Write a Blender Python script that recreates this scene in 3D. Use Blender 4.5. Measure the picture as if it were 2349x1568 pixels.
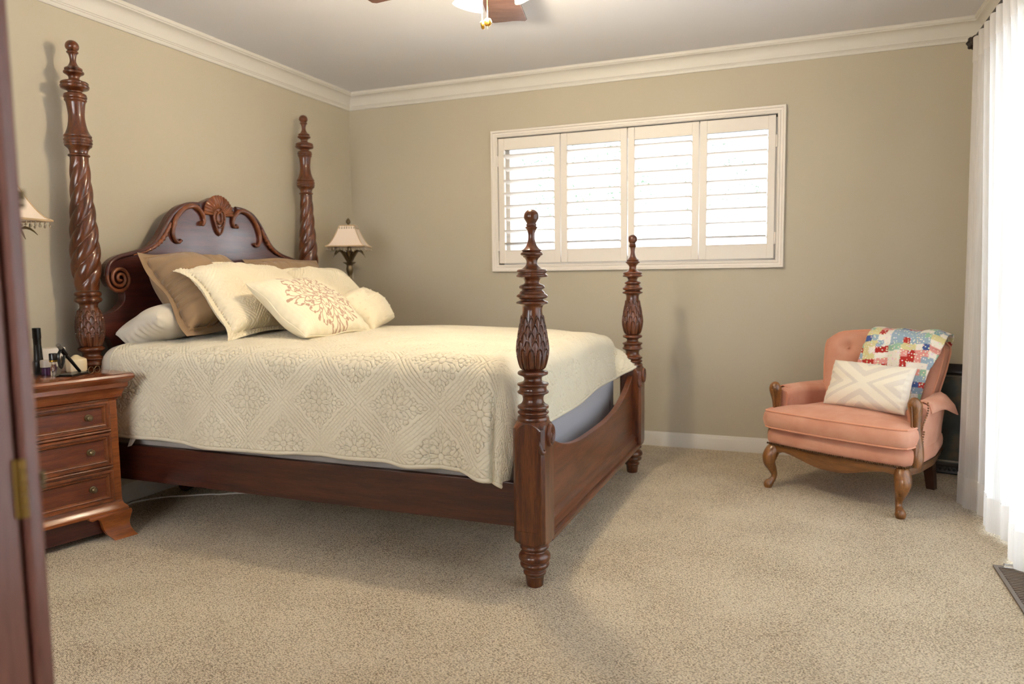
import bpy, bmesh, math, random
import numpy as np
from mathutils import Vector, Matrix
PI = math.pi
random.seed(7); RNG = np.random.RandomState(11)
S = bpy.context.scene
for o in list(bpy.data.objects): bpy.data.objects.remove(o)
C = S.collection

# ------------------------------------------------------------------ camera
F_PX = 1674.6246
cd = bpy.data.cameras.new('camera'); cam = bpy.data.objects.new('camera', cd); C.objects.link(cam)
cd.sensor_width = 36.0; cd.lens = F_PX/2349*36.0; cd.clip_start = 0.05; cd.clip_end = 200
yaw, pitch, roll = 0.3789, 0.0896, -0.0126
fw = Vector((-math.sin(yaw)*math.cos(pitch), math.cos(yaw)*math.cos(pitch), -math.sin(pitch)))
rt = Vector((math.cos(yaw), math.sin(yaw), 0)); up = rt.cross(fw)
r2 = rt*math.cos(roll)+up*math.sin(roll); u2 = -rt*math.sin(roll)+up*math.cos(roll)
cam.matrix_world = Matrix(((r2.x,u2.x,-fw.x,3.1313),(r2.y,u2.y,-fw.y,-4.6767),(r2.z,u2.z,-fw.z,1.1036),(0,0,0,1)))
cd.dof.use_dof = True; cd.dof.focus_distance = 2.75; cd.dof.aperture_fstop = 2.6
S.camera = cam

# ------------------------------------------------------------------ world, daylight, exposure
S.view_settings.view_transform = 'Standard'; S.view_settings.look = 'None'
S.view_settings.gamma = 1.0; S.view_settings.use_curve_mapping = False
S.view_settings.exposure = -0.03
W = bpy.data.worlds.new('world'); S.world = W; W.use_nodes = True
bg = W.node_tree.nodes['Background']
bg.inputs[0].default_value = (0.86, 0.93, 1.0, 1); bg.inputs[1].default_value = 3.0
S.cycles.max_bounces = 10; S.cycles.diffuse_bounces = 6; S.cycles.transmission_bounces = 8
S.cycles.transparent_max_bounces = 12; S.cycles.sample_clamp_indirect = 8
def area(name, loc, rot, sx, sy, power, col, portal=False):
    l = bpy.data.lights.new(name, 'AREA'); l.shape = 'RECTANGLE'; l.size = sx; l.size_y = sy
    l.energy = power; l.color = col
    o = bpy.data.objects.new(name, l); o.location = loc; o.rotation_euler = rot; C.objects.link(o)
    if portal: l.cycles.is_portal = True
    return o
# openings: sliding door in the right wall, shuttered window in the back wall, added unseen window behind the camera for fill
area('sliding_door_portal', (4.16,-2.15,1.07), (0, PI/2, 0), 2.1, 2.4, 1, (1,1,1), True)
area('window_portal', (2.08,0.16,1.61), (-PI/2, 0, 0), 1.8, .85, 1, (1,1,1), True)
DAY = area('sliding_door_daylight', (4.35,-2.15,1.15), (0, PI/2, 0), 2.3, 2.5, 120, (0.74,0.88,1.0))
WIN = area('window_daylight', (2.08,1.0,1.05), (-PI/2-.45, 0, 0), 2.2, 1.2, 170, (0.88,0.94,1.0))
FRONT = area('rear_fill_light', (1.6,-5.95,1.5), (PI/2, 0, 0), 2.6, 1.5, 125, (0.98,0.98,0.97))  # added fill light behind the camera, brightens the near side of the bed
LAMP_COL = (1.0, 0.85, 0.61); LAMP_W = 23.5

# ------------------------------------------------------------------ helpers
def srgb(r, g, b):
    f = lambda c: (c/255/12.92) if c/255 <= .04045 else ((c/255+.055)/1.055)**2.4
    return (f(r), f(g), f(b), 1)
def mat(name, col=(.8,.8,.8,1), rough=.5, metal=0, coat=0, sheen=0, emis=None, es=0, spec=.5, trans=0, ior=1.45):
    m = bpy.data.materials.new(name); m.use_nodes = True
    b = m.node_tree.nodes['Principled BSDF']
    b.inputs['Base Color'].default_value = col; b.inputs['Roughness'].default_value = rough
    b.inputs['Metallic'].default_value = metal; b.inputs['Coat Weight'].default_value = coat
    b.inputs['Coat Roughness'].default_value = .15
    b.inputs['Sheen Weight'].default_value = sheen; b.inputs['Specular IOR Level'].default_value = spec
    b.inputs['Transmission Weight'].default_value = trans; b.inputs['IOR'].default_value = ior
    if emis: b.inputs['Emission Color'].default_value = emis; b.inputs['Emission Strength'].default_value = es
    return m
def nd(m, t, **kw):
    n = m.node_tree.nodes.new(t)
    for k, v in kw.items(): setattr(n, k, v)
    return n
def lk(m, a, b): m.node_tree.links.new(a, b)
def bsdf(m): return m.node_tree.nodes['Principled BSDF']
def noise(m, scale, detail=3, vec=None, sc=None, rough=.5):
    n = nd(m, 'ShaderNodeTexNoise'); n.inputs['Scale'].default_value = scale; n.inputs['Detail'].default_value = detail
    n.inputs['Roughness'].default_value = rough
    tc = nd(m, 'ShaderNodeTexCoord'); mp = nd(m, 'ShaderNodeMapping')
    if sc: mp.inputs['Scale'].default_value = sc
    lk(m, tc.outputs[vec or 'Object'], mp.inputs[0]); lk(m, mp.outputs[0], n.inputs['Vector'])
    return n
def ramp(m, fac, stops):
    r = nd(m, 'ShaderNodeValToRGB'); e = r.color_ramp.elements
    e[0].position, e[0].color = stops[0]; e[1].position, e[1].color = stops[-1]
    for p, c in stops[1:-1]:
        x = e.new(p); x.color = c
    lk(m, fac, r.inputs[0]); return r
def bump(m, h, strength=.3, dist=.01):
    b = nd(m, 'ShaderNodeBump'); b.inputs['Strength'].default_value = strength; b.inputs['Distance'].default_value = dist
    lk(m, h, b.inputs['Height']); lk(m, b.outputs[0], bsdf(m).inputs['Normal']); return b

def wood(name, dark, mid, light, grain=(1,1,1), sc=6, rough=.28, coat=.4):
    m = mat(name, rough=rough, coat=coat)
    n = noise(m, sc, 6, sc=grain, rough=.65)
    n2 = noise(m, sc*9, 3, sc=grain)
    mx = nd(m, 'ShaderNodeMath', operation='MULTIPLY_ADD'); lk(m, n2.outputs[0], mx.inputs[0]); mx.inputs[1].default_value = .35; lk(m, n.outputs[0], mx.inputs[2])
    r = ramp(m, mx.outputs[0], [(.42, dark), (.62, mid), (.85, light)])
    lk(m, r.outputs[0], bsdf(m).inputs['Base Color'])
    bump(m, mx.outputs[0], .03, .002)
    return m
M = {}
M['wood_v'] = wood('cherry wood grain upright', srgb(40,19,11), srgb(78,38,19), srgb(112,60,30), (9,9,.8), 5)
M['wood_x'] = wood('cherry wood grain lengthwise', srgb(34,15,10), srgb(56,25,16), srgb(74,36,22), (.8,8,9), 4, .42, .25)
M['wood_y'] = wood('cherry wood grain crosswise', srgb(60,28,15), srgb(90,45,25), srgb(112,60,34), (9,.8,9), 4, .38, .3)
M['wood_stand'] = wood('nightstand wood', srgb(88,42,17), srgb(130,67,27), srgb(164,92,42), (8,.9,8), 5, .36, .3)
M['wood_top'] = wood('nightstand top wood', srgb(84,40,22), srgb(116,58,31), srgb(142,78,42), (9,.8,9), 4, .2, .6)
M['wood_drawer'] = wood('drawer panel wood', srgb(66,29,15), srgb(94,43,23), srgb(122,60,32), (9,.8,9), 5, .36, .3)
M['wood_dark'] = wood('headboard dark wood', srgb(44,20,18), srgb(66,32,28), srgb(86,44,36), (9,.7,9), 3, .3, .25)
M['wood_trim'] = wood('carved trim wood', srgb(66,32,16), srgb(102,53,27), srgb(132,74,40), (3,3,3), 3, .36, .3)
M['wood_chair'] = wood('walnut chair wood', srgb(72,42,19), srgb(114,71,34), srgb(152,101,52), (8,8,1), 6, .3, .5)
M['wood_rail'] = wood('walnut seat rail wood', srgb(66,40,20), srgb(102,64,34), srgb(130,86,46), (1,7,7), 4, .3, .4)
M['wood_arm'] = wood('armoire wood', srgb(92,56,50), srgb(124,78,70), srgb(142,94,82), (9,9,.6), 4, .4, .5)
M['gap_shade'] = mat('dark gap shade', srgb(14,9,8), .8)  # near-black colour standing in for the shade inside the door gap
M['brass'] = mat('brass', srgb(205,160,70), .25, 1)
M['brass_dull'] = mat('aged brass', srgb(150,120,66), .4, .9)
M['pewter'] = mat('antique pewter', srgb(120,104,78), .38, .9)
M['black'] = mat('black plastic', srgb(14,14,15), .28)
M['dark_iron'] = mat('dark bronze', srgb(48,38,32), .45, .6)
M['white'] = mat('white paint', srgb(226,218,208), .42)
M['trim'] = mat('cream trim paint', srgb(213,208,199), .45)
M['glass'] = mat('glass', (1,1,1,1), .02, trans=1)

def wallmat(name, c):
    m = mat(name, c, .85, spec=.25)
    n = noise(m, 260, 2); bump(m, n.outputs[0], .05, .002)
    n2 = noise(m, 1.5, 3)
    r = ramp(m, n2.outputs[0], [(.3, tuple(x*.97 for x in c[:3])+(1,)), (.7, tuple(min(1, x*1.02) for x in c[:3])+(1,))])
    lk(m, r.outputs[0], bsdf(m).inputs['Base Color'])
    return m
M['wall'] = wallmat('taupe wall paint', srgb(187,178,159))
M['ceiling'] = wallmat('ceiling paint', srgb(221,220,224))
def carpet():
    m = mat('beige loop carpet', rough=.95, spec=.1, sheen=.2)
    tc = nd(m, 'ShaderNodeTexCoord'); mp = nd(m, 'ShaderNodeMapping'); mp.inputs['Rotation'].default_value = (0,0,.6); mp.inputs['Scale'].default_value = (1.0,1.6,1)
    lk(m, tc.outputs['Object'], mp.inputs[0])
    v = nd(m, 'ShaderNodeTexVoronoi'); v.inputs['Scale'].default_value = 170; v.inputs['Randomness'].default_value = .55
    lk(m, mp.outputs[0], v.inputs['Vector'])
    inv = nd(m, 'ShaderNodeMath', operation='SUBTRACT'); inv.inputs[0].default_value = 1; lk(m, v.outputs['Distance'], inv.inputs[1])
    n = noise(m, 3.0, 4); n3 = noise(m, 420, 2)
    a = nd(m, 'ShaderNodeMath', operation='MULTIPLY_ADD'); lk(m, n.outputs[0], a.inputs[0]); a.inputs[1].default_value = .25; lk(m, inv.outputs[0], a.inputs[2])
    b = nd(m, 'ShaderNodeMath', operation='MULTIPLY_ADD'); lk(m, n3.outputs[0], b.inputs[0]); b.inputs[1].default_value = .25; lk(m, a.outputs[0], b.inputs[2])
    r = ramp(m, b.outputs[0], [(.52, srgb(126,104,74)), (.74, srgb(228,208,176)), (1.0, srgb(252,240,216))])
    lk(m, r.outputs[0], bsdf(m).inputs['Base Color'])
    bump(m, b.outputs[0], 1.0, .008)
    return m
M['carpet'] = carpet()
def fabric(name, c, c2=None, sc=900, rough=.9, sheen=.3, bs=.15, wr=0):
    m = mat(name, c, rough, sheen=sheen, spec=.2)
    n = noise(m, sc, 2); h = n.outputs[0]
    if c2:
        n2 = noise(m, 5, 4)
        r = ramp(m, n2.outputs[0], [(.35, c), (.65, c2)]); lk(m, r.outputs[0], bsdf(m).inputs['Base Color'])
    bump(m, h, bs, .002)
    return m
M['quilt'] = fabric('cream quilted cotton', srgb(219,210,187), srgb(224,216,194), 700, .75, .2, .1)
M['sham'] = fabric('cream sham cotton', srgb(232,220,192), srgb(236,225,198), 700, .8, .2, .1)
M['brown'] = fabric('brown sham cotton', srgb(146,120,92), srgb(154,128,98), 900, .8, .2, .15)
M['sheet'] = fabric('white sheet cotton', srgb(214,206,190), None, 900, .85, .1, .1)
M['boxspring'] = fabric('grey ticking', srgb(188,180,172), srgb(176,166,156), 500)
M['greybase'] = mat('grey mattress cover', srgb(170,172,182), .6, sheen=.2)
def velvet():
    m = mat('rose velvet', srgb(196,124,94), .8, sheen=.6, spec=.2)
    bsdf(m).inputs['Sheen Tint'].default_value = srgb(255,205,180)
    n = noise(m, 7, 5); r = ramp(m, n.outputs[0], [(.35, srgb(192,132,108)), (.68, srgb(208,156,132))])
    lk(m, r.outputs[0], bsdf(m).inputs['Base Color']); n2 = noise(m, 600, 2); bump(m, n2.outputs[0], .1, .002)
    return m
M['velvet'] = velvet()
M['piping'] = fabric('rose piping', srgb(216,152,122))
def sheer(name, tr, wcol):
    m = bpy.data.materials.new(name); m.use_nodes = True; nt = m.node_tree; nt.nodes.remove(nt.nodes['Principled BSDF'])
    out = nt.nodes['Material Output']
    d = nd(m, 'ShaderNodeBsdfDiffuse'); d.inputs[0].default_value = wcol
    t = nd(m, 'ShaderNodeBsdfTranslucent'); t.inputs[0].default_value = wcol
    p = nd(m, 'ShaderNodeBsdfTransparent')
    a = nd(m, 'ShaderNodeMixShader'); a.inputs[0].default_value = .55; lk(m, d.outputs[0], a.inputs[1]); lk(m, t.outputs[0], a.inputs[2])
    n = noise(m, 30, 2, sc=(14,14,.15)); rr = ramp(m, n.outputs[0], [(.35, (tr*.6,)*3+(1,)), (.65, (tr*1.4,)*3+(1,))])
    b = nd(m, 'ShaderNodeMixShader'); lk(m, rr.outputs[0], b.inputs[0]); lk(m, a.outputs[0], b.inputs[1]); lk(m, p.outputs[0], b.inputs[2])
    lk(m, b.outputs[0], out.inputs[0]); return m
M['sheer'] = sheer('white sheer curtain', .13, srgb(236,232,228))
M['sheer_hem'] = sheer('white sheer hem', .06, srgb(236,232,228))
def attrmat(name, rough=.85, sheen=.2, floral=False):
    m = mat(name, rough=rough, sheen=sheen, spec=.2)
    a = nd(m, 'ShaderNodeVertexColor'); a.layer_name = 'col'
    src = a.outputs[0]
    if floral:
        tc = nd(m, 'ShaderNodeTexCoord')
        v = nd(m, 'ShaderNodeTexVoronoi'); v.inputs['Scale'].default_value = 85; v.inputs['Randomness'].default_value = .8
        lk(m, tc.outputs['Object'], v.inputs['Vector'])
        dots = ramp(m, v.outputs['Distance'], [(.28, (1,1,1,1)), (.36, (0,0,0,1))])
        mx = nd(m, 'ShaderNodeMix', data_type='RGBA'); mul = nd(m, 'ShaderNodeMath', operation='MULTIPLY')
        lk(m, dots.outputs[0], mul.inputs[0]); lk(m, a.outputs[1], mul.inputs[1])
        lk(m, mul.outputs[0], mx.inputs[0]); lk(m, src, mx.inputs[6])
        hs = nd(m, 'ShaderNodeMix', data_type='RGBA'); hs.inputs[0].default_value = .3; hs.inputs[6].default_value = srgb(240,232,214); lk(m, v.outputs['Color'], hs.inputs[7])
        lk(m, hs.outputs[2], mx.inputs[7]); src = mx.outputs[2]
    lk(m, src, bsdf(m).inputs['Base Color'])
    n = noise(m, 800, 2); bump(m, n.outputs[0], .12, .002)
    return m
M['embroid'] = attrmat('embroidered cream cotton'); M['patch'] = attrmat('patchwork cotton', floral=True)
M['chevron'] = attrmat('cream chevron cotton')
def shade_mat():
    m = mat('lamp shade silk', srgb(232,214,196), .7, sheen=.2)
    n = noise(m, 60, 2, sc=(4,4,.4)); bump(m, n.outputs[0], .1, .002); return m
M['shade'] = shade_mat(); M['shade_trim'] = fabric('shade braid', srgb(190,162,124))
M['bead'] = mat('clear bead', srgb(206,192,168), .1, trans=.5)
M['lit_glass'] = mat('lit frosted glass', srgb(255,240,210), .4, emis=(1.0,.82,.52,1), es=9)

# ---- mesh builders
class G:
    def __init__(s): s.v = []; s.f = []; s.mi = []; s.cur = 0
    def add(s, vs, fs):
        o = len(s.v); s.v += [tuple(map(float, p)) for p in vs]; s.f += [tuple(i+o for i in f) for f in fs]; s.mi += [s.cur]*len(fs); return s
    def box(s, x0, x1, y0, y1, z0, z1):
        vs = [(x,y,z) for z in (z0,z1) for y in (y0,y1) for x in (x0,x1)]
        return s.add(vs, [(0,2,3,1),(4,5,7,6),(0,1,5,4),(2,6,7,3),(0,4,6,2),(1,3,7,5)])
    def grid(s, P, closeu=False, closev=False):
        n, m = len(P), len(P[0]); vs = [p for row in P for p in row]; fs = []
        for i in range(n if closeu else n-1):
            for j in range(m if closev else m-1):
                i2, j2 = (i+1) % n, (j+1) % m
                fs.append((i*m+j, i*m+j2, i2*m+j2, i2*m+j))
        return s.add(vs, fs)
    def lathe(s, prof, seg=48, rf=None, c=(0,0), caps=True):
        P = []
        for r, z in prof:
            row = []
            for k in range(seg):
                t = 2*PI*k/seg; rr = r*(rf(t, z) if rf else 1)
                row.append((c[0]+rr*math.cos(t), c[1]+rr*math.sin(t), z))
            P.append(row)
        s.grid(P, closev=True)
        if caps:
            o = len(s.v)-len(prof)*seg
            s.f.append(tuple(o+k for k in range(seg))); s.mi.append(s.cur)
            s.f.append(tuple(o+(len(prof)-1)*seg+k for k in range(seg))[::-1]); s.mi.append(s.cur)
        return s
    def tube(s, pts, r, seg=10, closed=False, caps=True, flat=None):
        pts = [Vector(p) for p in pts]; n = len(pts); P = []
        rs = r if isinstance(r, (list, tuple)) else [r]*n
        prev = None
        for i in range(n):
            a = pts[(i-1) % n] if (closed or i > 0) else pts[i]; b = pts[(i+1) % n] if (closed or i < n-1) else pts[i]
            t = (b-a); t = t.normalized() if t.length > 1e-9 else Vector((0,0,1))
            if prev is None:
                ref = Vector(flat) if flat else (Vector((0,0,1)) if abs(t.z) < .9 else Vector((1,0,0)))
                u = (ref - t*ref.dot(t)).normalized()
            else:
                u = (prev - t*prev.dot(t)).normalized()
            prev = u; w = t.cross(u)
            P.append([pts[i] + (u*math.cos(2*PI*k/seg) + w*math.sin(2*PI*k/seg))*rs[i] for k in range(seg)])
        s.grid(P, closeu=closed, closev=True)
        if caps and not closed:
            o = len(s.v)-n*seg
            s.f.append(tuple(o+k for k in range(seg))); s.mi.append(s.cur)
            s.f.append(tuple(o+(n-1)*seg+k for k in range(seg))[::-1]); s.mi.append(s.cur)
        return s
    def prism(s, poly, fn, d0, d1):       # poly 2-D outline; fn(a, b, d) -> 3-D
        n = len(poly)
        vs = [fn(a, b, d0) for a, b in poly] + [fn(a, b, d1) for a, b in poly]
        fs = [tuple(range(n))[::-1], tuple(range(n, 2*n))] + [(i, (i+1) % n, n+(i+1) % n, n+i) for i in range(n)]
        return s.add(vs, fs)
    def ball(s, c, r, seg=12, sc=(1,1,1)):
        prof = [(math.sin(PI*i/seg), -math.cos(PI*i/seg)) for i in range(seg+1)]
        P = [[(c[0]+r*sc[0]*max(a,1e-4)*math.cos(2*PI*k/(seg+4)), c[1]+r*sc[1]*max(a,1e-4)*math.sin(2*PI*k/(seg+4)), c[2]+r*sc[2]*b) for k in range(seg+4)] for a, b in prof]
        return s.grid(P, closev=True)
    def xf(s, mtx):
        s.v = [tuple(mtx @ Vector(p)) for p in s.v]; return s

def obj(name, g, m, parent=None, loc=(0,0,0), rot=(0,0,0), smooth=40, bevel=0, seg=2, recalc=True, sub=0, off=None):
    me = bpy.data.meshes.new(name)
    vs = g.v
    if off is not None: vs = [(p[0]-off[0], p[1]-off[1], p[2]-off[2]) for p in vs]
    me.from_pydata(vs, [], g.f); me.validate(); me.update()
    if recalc:
        bm = bmesh.new(); bm.from_mesh(me)
        bmesh.ops.recalc_face_normals(bm, faces=bm.faces[:]); bm.to_mesh(me); bm.free()
    for mm in (m if isinstance(m, list) else [m]): me.materials.append(mm)
    if isinstance(m, list) and len(g.mi) == len(me.polygons): me.polygons.foreach_set('material_index', g.mi)
    if smooth:
        me.shade_smooth()
        if smooth < 180: me.set_sharp_from_angle(angle=math.radians(smooth))
    o = bpy.data.objects.new(name, me); C.objects.link(o); o.location = loc; o.rotation_euler = rot
    if parent: o.parent = parent
    if bevel:
        b = o.modifiers.new('bevel', 'BEVEL'); b.width = bevel; b.segments = seg; b.limit_method = 'ANGLE'; b.angle_limit = math.radians(40)
    if sub:
        b = o.modifiers.new('sub', 'SUBSURF'); b.levels = sub; b.render_levels = sub
    return o
def thing(name, label, cat, loc=(0,0,0), rotz=0, group=None):
    o = bpy.data.objects.new(name, None); C.objects.link(o); o.location = loc; o.rotation_euler = (0,0,rotz)
    o['label'] = label; o['category'] = cat
    if group: o['group'] = group
    return o
def tag(o, label, cat, group=None, kind=None):
    o['label'] = label; o['category'] = cat
    if group: o['group'] = group
    if kind: o['kind'] = kind
    return o
def struct(name, g, m, **kw):
    o = obj(name, g, m, **kw); 
    if not o.parent: o['kind'] = 'structure'
    return o
def dup(o, parent=None):
    c = o.copy(); C.objects.link(c)
    if parent: c.parent = parent
    for ch in o.children: dup(ch, c)
    return c
def catmull(pts, k=4, closed=False):
    n = len(pts); out = []
    rng = range(n) if closed else range(n-1)
    for i in rng:
        p0 = pts[(i-1) % n] if closed or i > 0 else pts[0]; p1 = pts[i]; p2 = pts[(i+1) % n]
        p3 = pts[(i+2) % n] if closed or i < n-2 else pts[-1]
        for j in range(k):
            t = j/k
            out.append(tuple(.5*((2*b)+(-a+c)*t+(2*a-5*b+4*c-d)*t*t+(-a+3*b-3*c+d)*t**3) for a, b, c, d in zip(p0, p1, p2, p3)))
    if not closed: out.append(tuple(pts[-1]))
    return out
def setcol(o, cols):
    me = o.data; a = me.color_attributes.new('col', 'FLOAT_COLOR', 'POINT')
    a.data.foreach_set('color', np.asarray(cols, dtype=np.float32).ravel())

# ------------------------------------------------------------------ room shell
XR = 4.02; YF = -5.6; HC = 2.44
struct('floor', G().box(-.15, XR+.15, YF-.15, .15, -.05, 0), M['carpet'], smooth=0)
struct('ceiling', G().box(-.15, XR+.15, YF-.15, .15, HC, HC+.1), M['ceiling'], smooth=0)
struct('wall_left', G().box(-.15, 0, YF-.15, .15, 0, HC), M['wall'], smooth=0)
wx0, wx1, wz0, wz1 = 1.185, 2.975, 1.183, 2.038
g = G(); g.box(0, wx0, 0, .14, 0, HC); g.box(wx1, XR, 0, .14, 0, HC); g.box(wx0, wx1, 0, .14, 0, wz0); g.box(wx0, wx1, 0, .14, wz1, HC)
struct('wall_back', g, M['wall'], smooth=0)
g = G(); dy0, dy1, dz = -3.35, -.95, 2.08
g.box(XR, XR+.14, dy1, .14, 0, HC); g.box(XR, XR+.14, YF, dy0, 0, HC); g.box(XR, XR+.14, dy0, dy1, dz, HC)
struct('wall_right', g, M['wall'], smooth=0)
g = G(); g.box(0, .4, YF-.14, YF, 0, HC); g.box(2.8, XR, YF-.14, YF, 0, HC); g.box(.4, 2.8, YF-.14, YF, 0, .8); g.box(.4, 2.8, YF-.14, YF, 2.15, HC)
struct('wall_front', g, M['wall'], smooth=0)
w2 = struct('added_window_2', G().box(.32,.4,YF-.02,YF+.02,.74,2.22).box(2.8,2.88,YF-.02,YF+.02,.74,2.22).box(.4,2.8,YF-.02,YF+.02,.72,.8).box(.4,2.8,YF-.02,YF+.02,2.15,2.22).box(1.58,1.62,YF-.08,YF-.04,.8,2.15), M['white'], smooth=0)  # unseen window, added so fill light can enter from behind the camera
obj('pane', G().box(.4,2.8,YF-.07,YF-.065,.8,2.15), M['glass'], w2, smooth=0)
# crown moulding profile (d = out from wall, z)
crown = [(0,2.3265),(.010,2.3265),(.013,2.333),(.013,2.342),(.017,2.345),(.017,2.350),(.022,2.352)]
crown += [(.022+.045*(1-math.cos(t*PI/2)), 2.352+.062*math.sin(t*PI/2)) for t in (.15,.3,.45,.6,.75,.9,1)]
crown += [(.070,2.416),(.070,2.422),(.075,2.424),(.078,2.432),(.078,2.44),(0,2.44)]
def run(prof, wall, a, b, mitre0, mitre1):
    g = G(); P = []
    for e, mt in ((a, mitre0), (b, mitre1)):
        row = []
        for d, z in prof:
            t = e + mt*d
            row.append({'L': (d, t, z), 'B': (t, -d, z), 'R': (XR-d, t, z), 'F': (t, YF+d, z)}[wall])
        P.append(row)
    g.grid(P); return g
struct('trim_1', run(crown, 'L', YF, 0, 1, -1), M['trim'], smooth=35)
struct('trim_2', run(crown, 'B', 0, XR, 1, -1), M['trim'], smooth=35)
struct('trim_3', run(crown, 'R', YF, 0, 1, -1), M['trim'], smooth=35)
struct('trim_4', run(crown, 'F', 0, XR, 1, -1), M['trim'], smooth=35)
base = [(0,0),(.014,0),(.014,.062),(.012,.068),(.012,.074),(.008,.080),(.007,.088),(.003,.092),(0,.092)]
struct('baseboard_left', run(base, 'L', YF, 0, 1, -1), M['trim'], smooth=35)
struct('baseboard_back', run(base, 'B', 0, XR, 1, -1), M['trim'], smooth=35)
struct('baseboard_right', run(base, 'R', dy1, 0, 0, -1), M['trim'], smooth=35)
struct('baseboard_front', run(base, 'F', 0, XR, 1, -1), M['trim'], smooth=35)

# window with casing, sash and pane
def frame_sweep(x0, x1, z0, z1, prof):      # prof (offset outward, depth -y)
    g = G(); P = []
    for cx, cz, sx, sz in ((x0,z0,-1,-1),(x1,z0,1,-1),(x1,z1,1,1),(x0,z1,-1,1)):
        P.append([(cx+sx*o, -d, cz+sz*o) for o, d in prof])
    g.grid(P, closeu=True, closev=True); return g
win = struct('window_1', frame_sweep(wx0, wx1, wz0, wz1, [(0,-.1),(0,.014),(.006,.020),(.014,.020),(.018,.014),(.030,.016),(.034,.024),(.044,.026),(.047,.020),(.047,0),(.02,0),(.02,-.1)]), M['white'], smooth=30)
obj('sash', frame_sweep(wx0+.03, wx1-.03, wz0+.03, wz1-.03, [(.03,-.085),(.03,-.105),(-.02,-.105),(-.02,-.085)]).box(2.06,2.10,.085,.105,wz0,wz1).box(1.62,1.645,.088,.102,wz0,wz1).box(2.51,2.535,.088,.102,wz0,wz1), M['white'], win, bevel=.002, smooth=0)
obj('pane', G().box(wx0, wx1, .094, .097, wz0, wz1), M['glass'], win, smooth=0)
# shutters: four panels, each frame + louvers + hinges
edges = [1.190, 1.634, 2.080, 2.527, 2.968]
locs = ['far left shutter panel of the white plantation shutters, behind the near bedpost',
        'second white shutter panel from the left, between the two bedpost finials',
        'third white shutter panel from the left, behind the far bedpost finial',
        'far right shutter panel of the white plantation shutters, nearest the armchair']
for k in range(4):
    x0, x1 = edges[k]+.003, edges[k+1]-.003; z0, z1 = 1.192, 2.030; w = x1-x0; h = z1-z0
    t = thing('shutter_panel', locs[k], 'shutter', (x0, -.004, z0), 0, 'white plantation shutters over the window')
    st = .042; tr = .078; br = .090
    for xx in (0, w-st): obj('stile', G().box(xx, xx+st, -.014, .014, 0, h), M['white'], t, bevel=.002, smooth=0)
    for za, zb_, zc in ((0, br, br-.008), (h-tr, h, h-tr)):
        obj('rail', G().box(st, w-st, -.010, .012, za, zb_).box(st, w-st, -.013, .010, zc, zc+.008), M['white'], t, bevel=.0015, smooth=0)
    nl = 8; zz0 = br; zz1 = h-tr; pit = (zz1-zz0)/nl
    lw = .084; tilt = math.radians(-11)
    lv = G(); P = []
    for xx in (st+.002, w-st-.002):
        P.append([(xx, .5*lw*math.cos(a)*1.0, .0055*math.sin(a)) for a in [2*PI*q/16 for q in range(16)]])
    lv.grid(P, closev=True); lv.f.append(tuple(range(16))); lv.f.append(tuple(range(31, 15, -1))); lv.mi += [0,0]
    first = None
    for q in range(nl):
        zc = zz0+pit*(q+.5)
        if first is None:
            o = obj('louver', lv, M['white'], t); first = o
        else:
            o = first.copy(); C.objects.link(o); o.parent = t
        o.location = (0, .004, zc); o.rotation_euler = (tilt, 0, 0)
    if k in (0, 3):
        for zc in (.12, h-.15):
            xx = -.006 if k == 0 else w+.006
            obj('hinge', G().tube([(xx,-.012,zc-.035),(xx,-.012,zc+.035)], .006, 10), M['white'], t)

# sliding glass door behind the curtain
dr = struct('door_1', G().box(XR+.05,XR+.10,dy0,dy0+.06,0,dz).box(XR+.05,XR+.10,dy1-.06,dy1,0,dz).box(XR+.05,XR+.10,dy0,dy1,dz-.06,dz).box(XR+.05,XR+.10,dy0,dy1,0,.05).box(XR+.05,XR+.10,-2.18,-2.12,0,dz), M['white'], smooth=0, bevel=.003)
obj('pane', G().box(XR+.07, XR+.075, dy0+.05, dy1-.05, .04, dz-.05), M['glass'], dr, smooth=0)

# ------------------------------------------------------------------ bed
BX1, BX2, BY1, BY2 = .095, 2.262, -2.30, -.69
bed = thing('four_poster_bed', 'cherry wood four-poster bed with carved arched headboard and turned posts', 'bed', (1.18, -1.495, 0))
BO = (1.18, -1.495, 0)
ZV = lambda v: (1352-v)*1.331/876            # photo row on the near foot post -> height
def scales_fn(zb, zt, tips, n=12, amp=.12):
    """overlapping leaf scales: multiplier on the radius, leaves on lower rows lie over upper ones"""
    def f(t, z):
        if z < zb or z > zt: return 1
        best = None
        for k, tip in enumerate(tips):                    # from lowest row up
            ph = ((t/(2*PI)*n + (.5 if k % 2 else 0)) % 1)-.5
            zz = zb+(zt-zb)*tip; hgt = (zt-zb)*.21
            e = zz - hgt*(abs(ph)*2)**2.3 - z              # >0 : under the leaf outline
            if e > 0:
                d = min(e/hgt*.9, (.5-abs(ph))*1.5+ (0 if k else .02))
                rim = .9 if d < .12 else (.25 if d < .22 else .55+.3*(1-min(1, abs(ph)*5)))
                best = rim*(1-.05*k); break
        if best is None: best = .1
        return 1 + amp*(best-.5)
    return f
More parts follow.
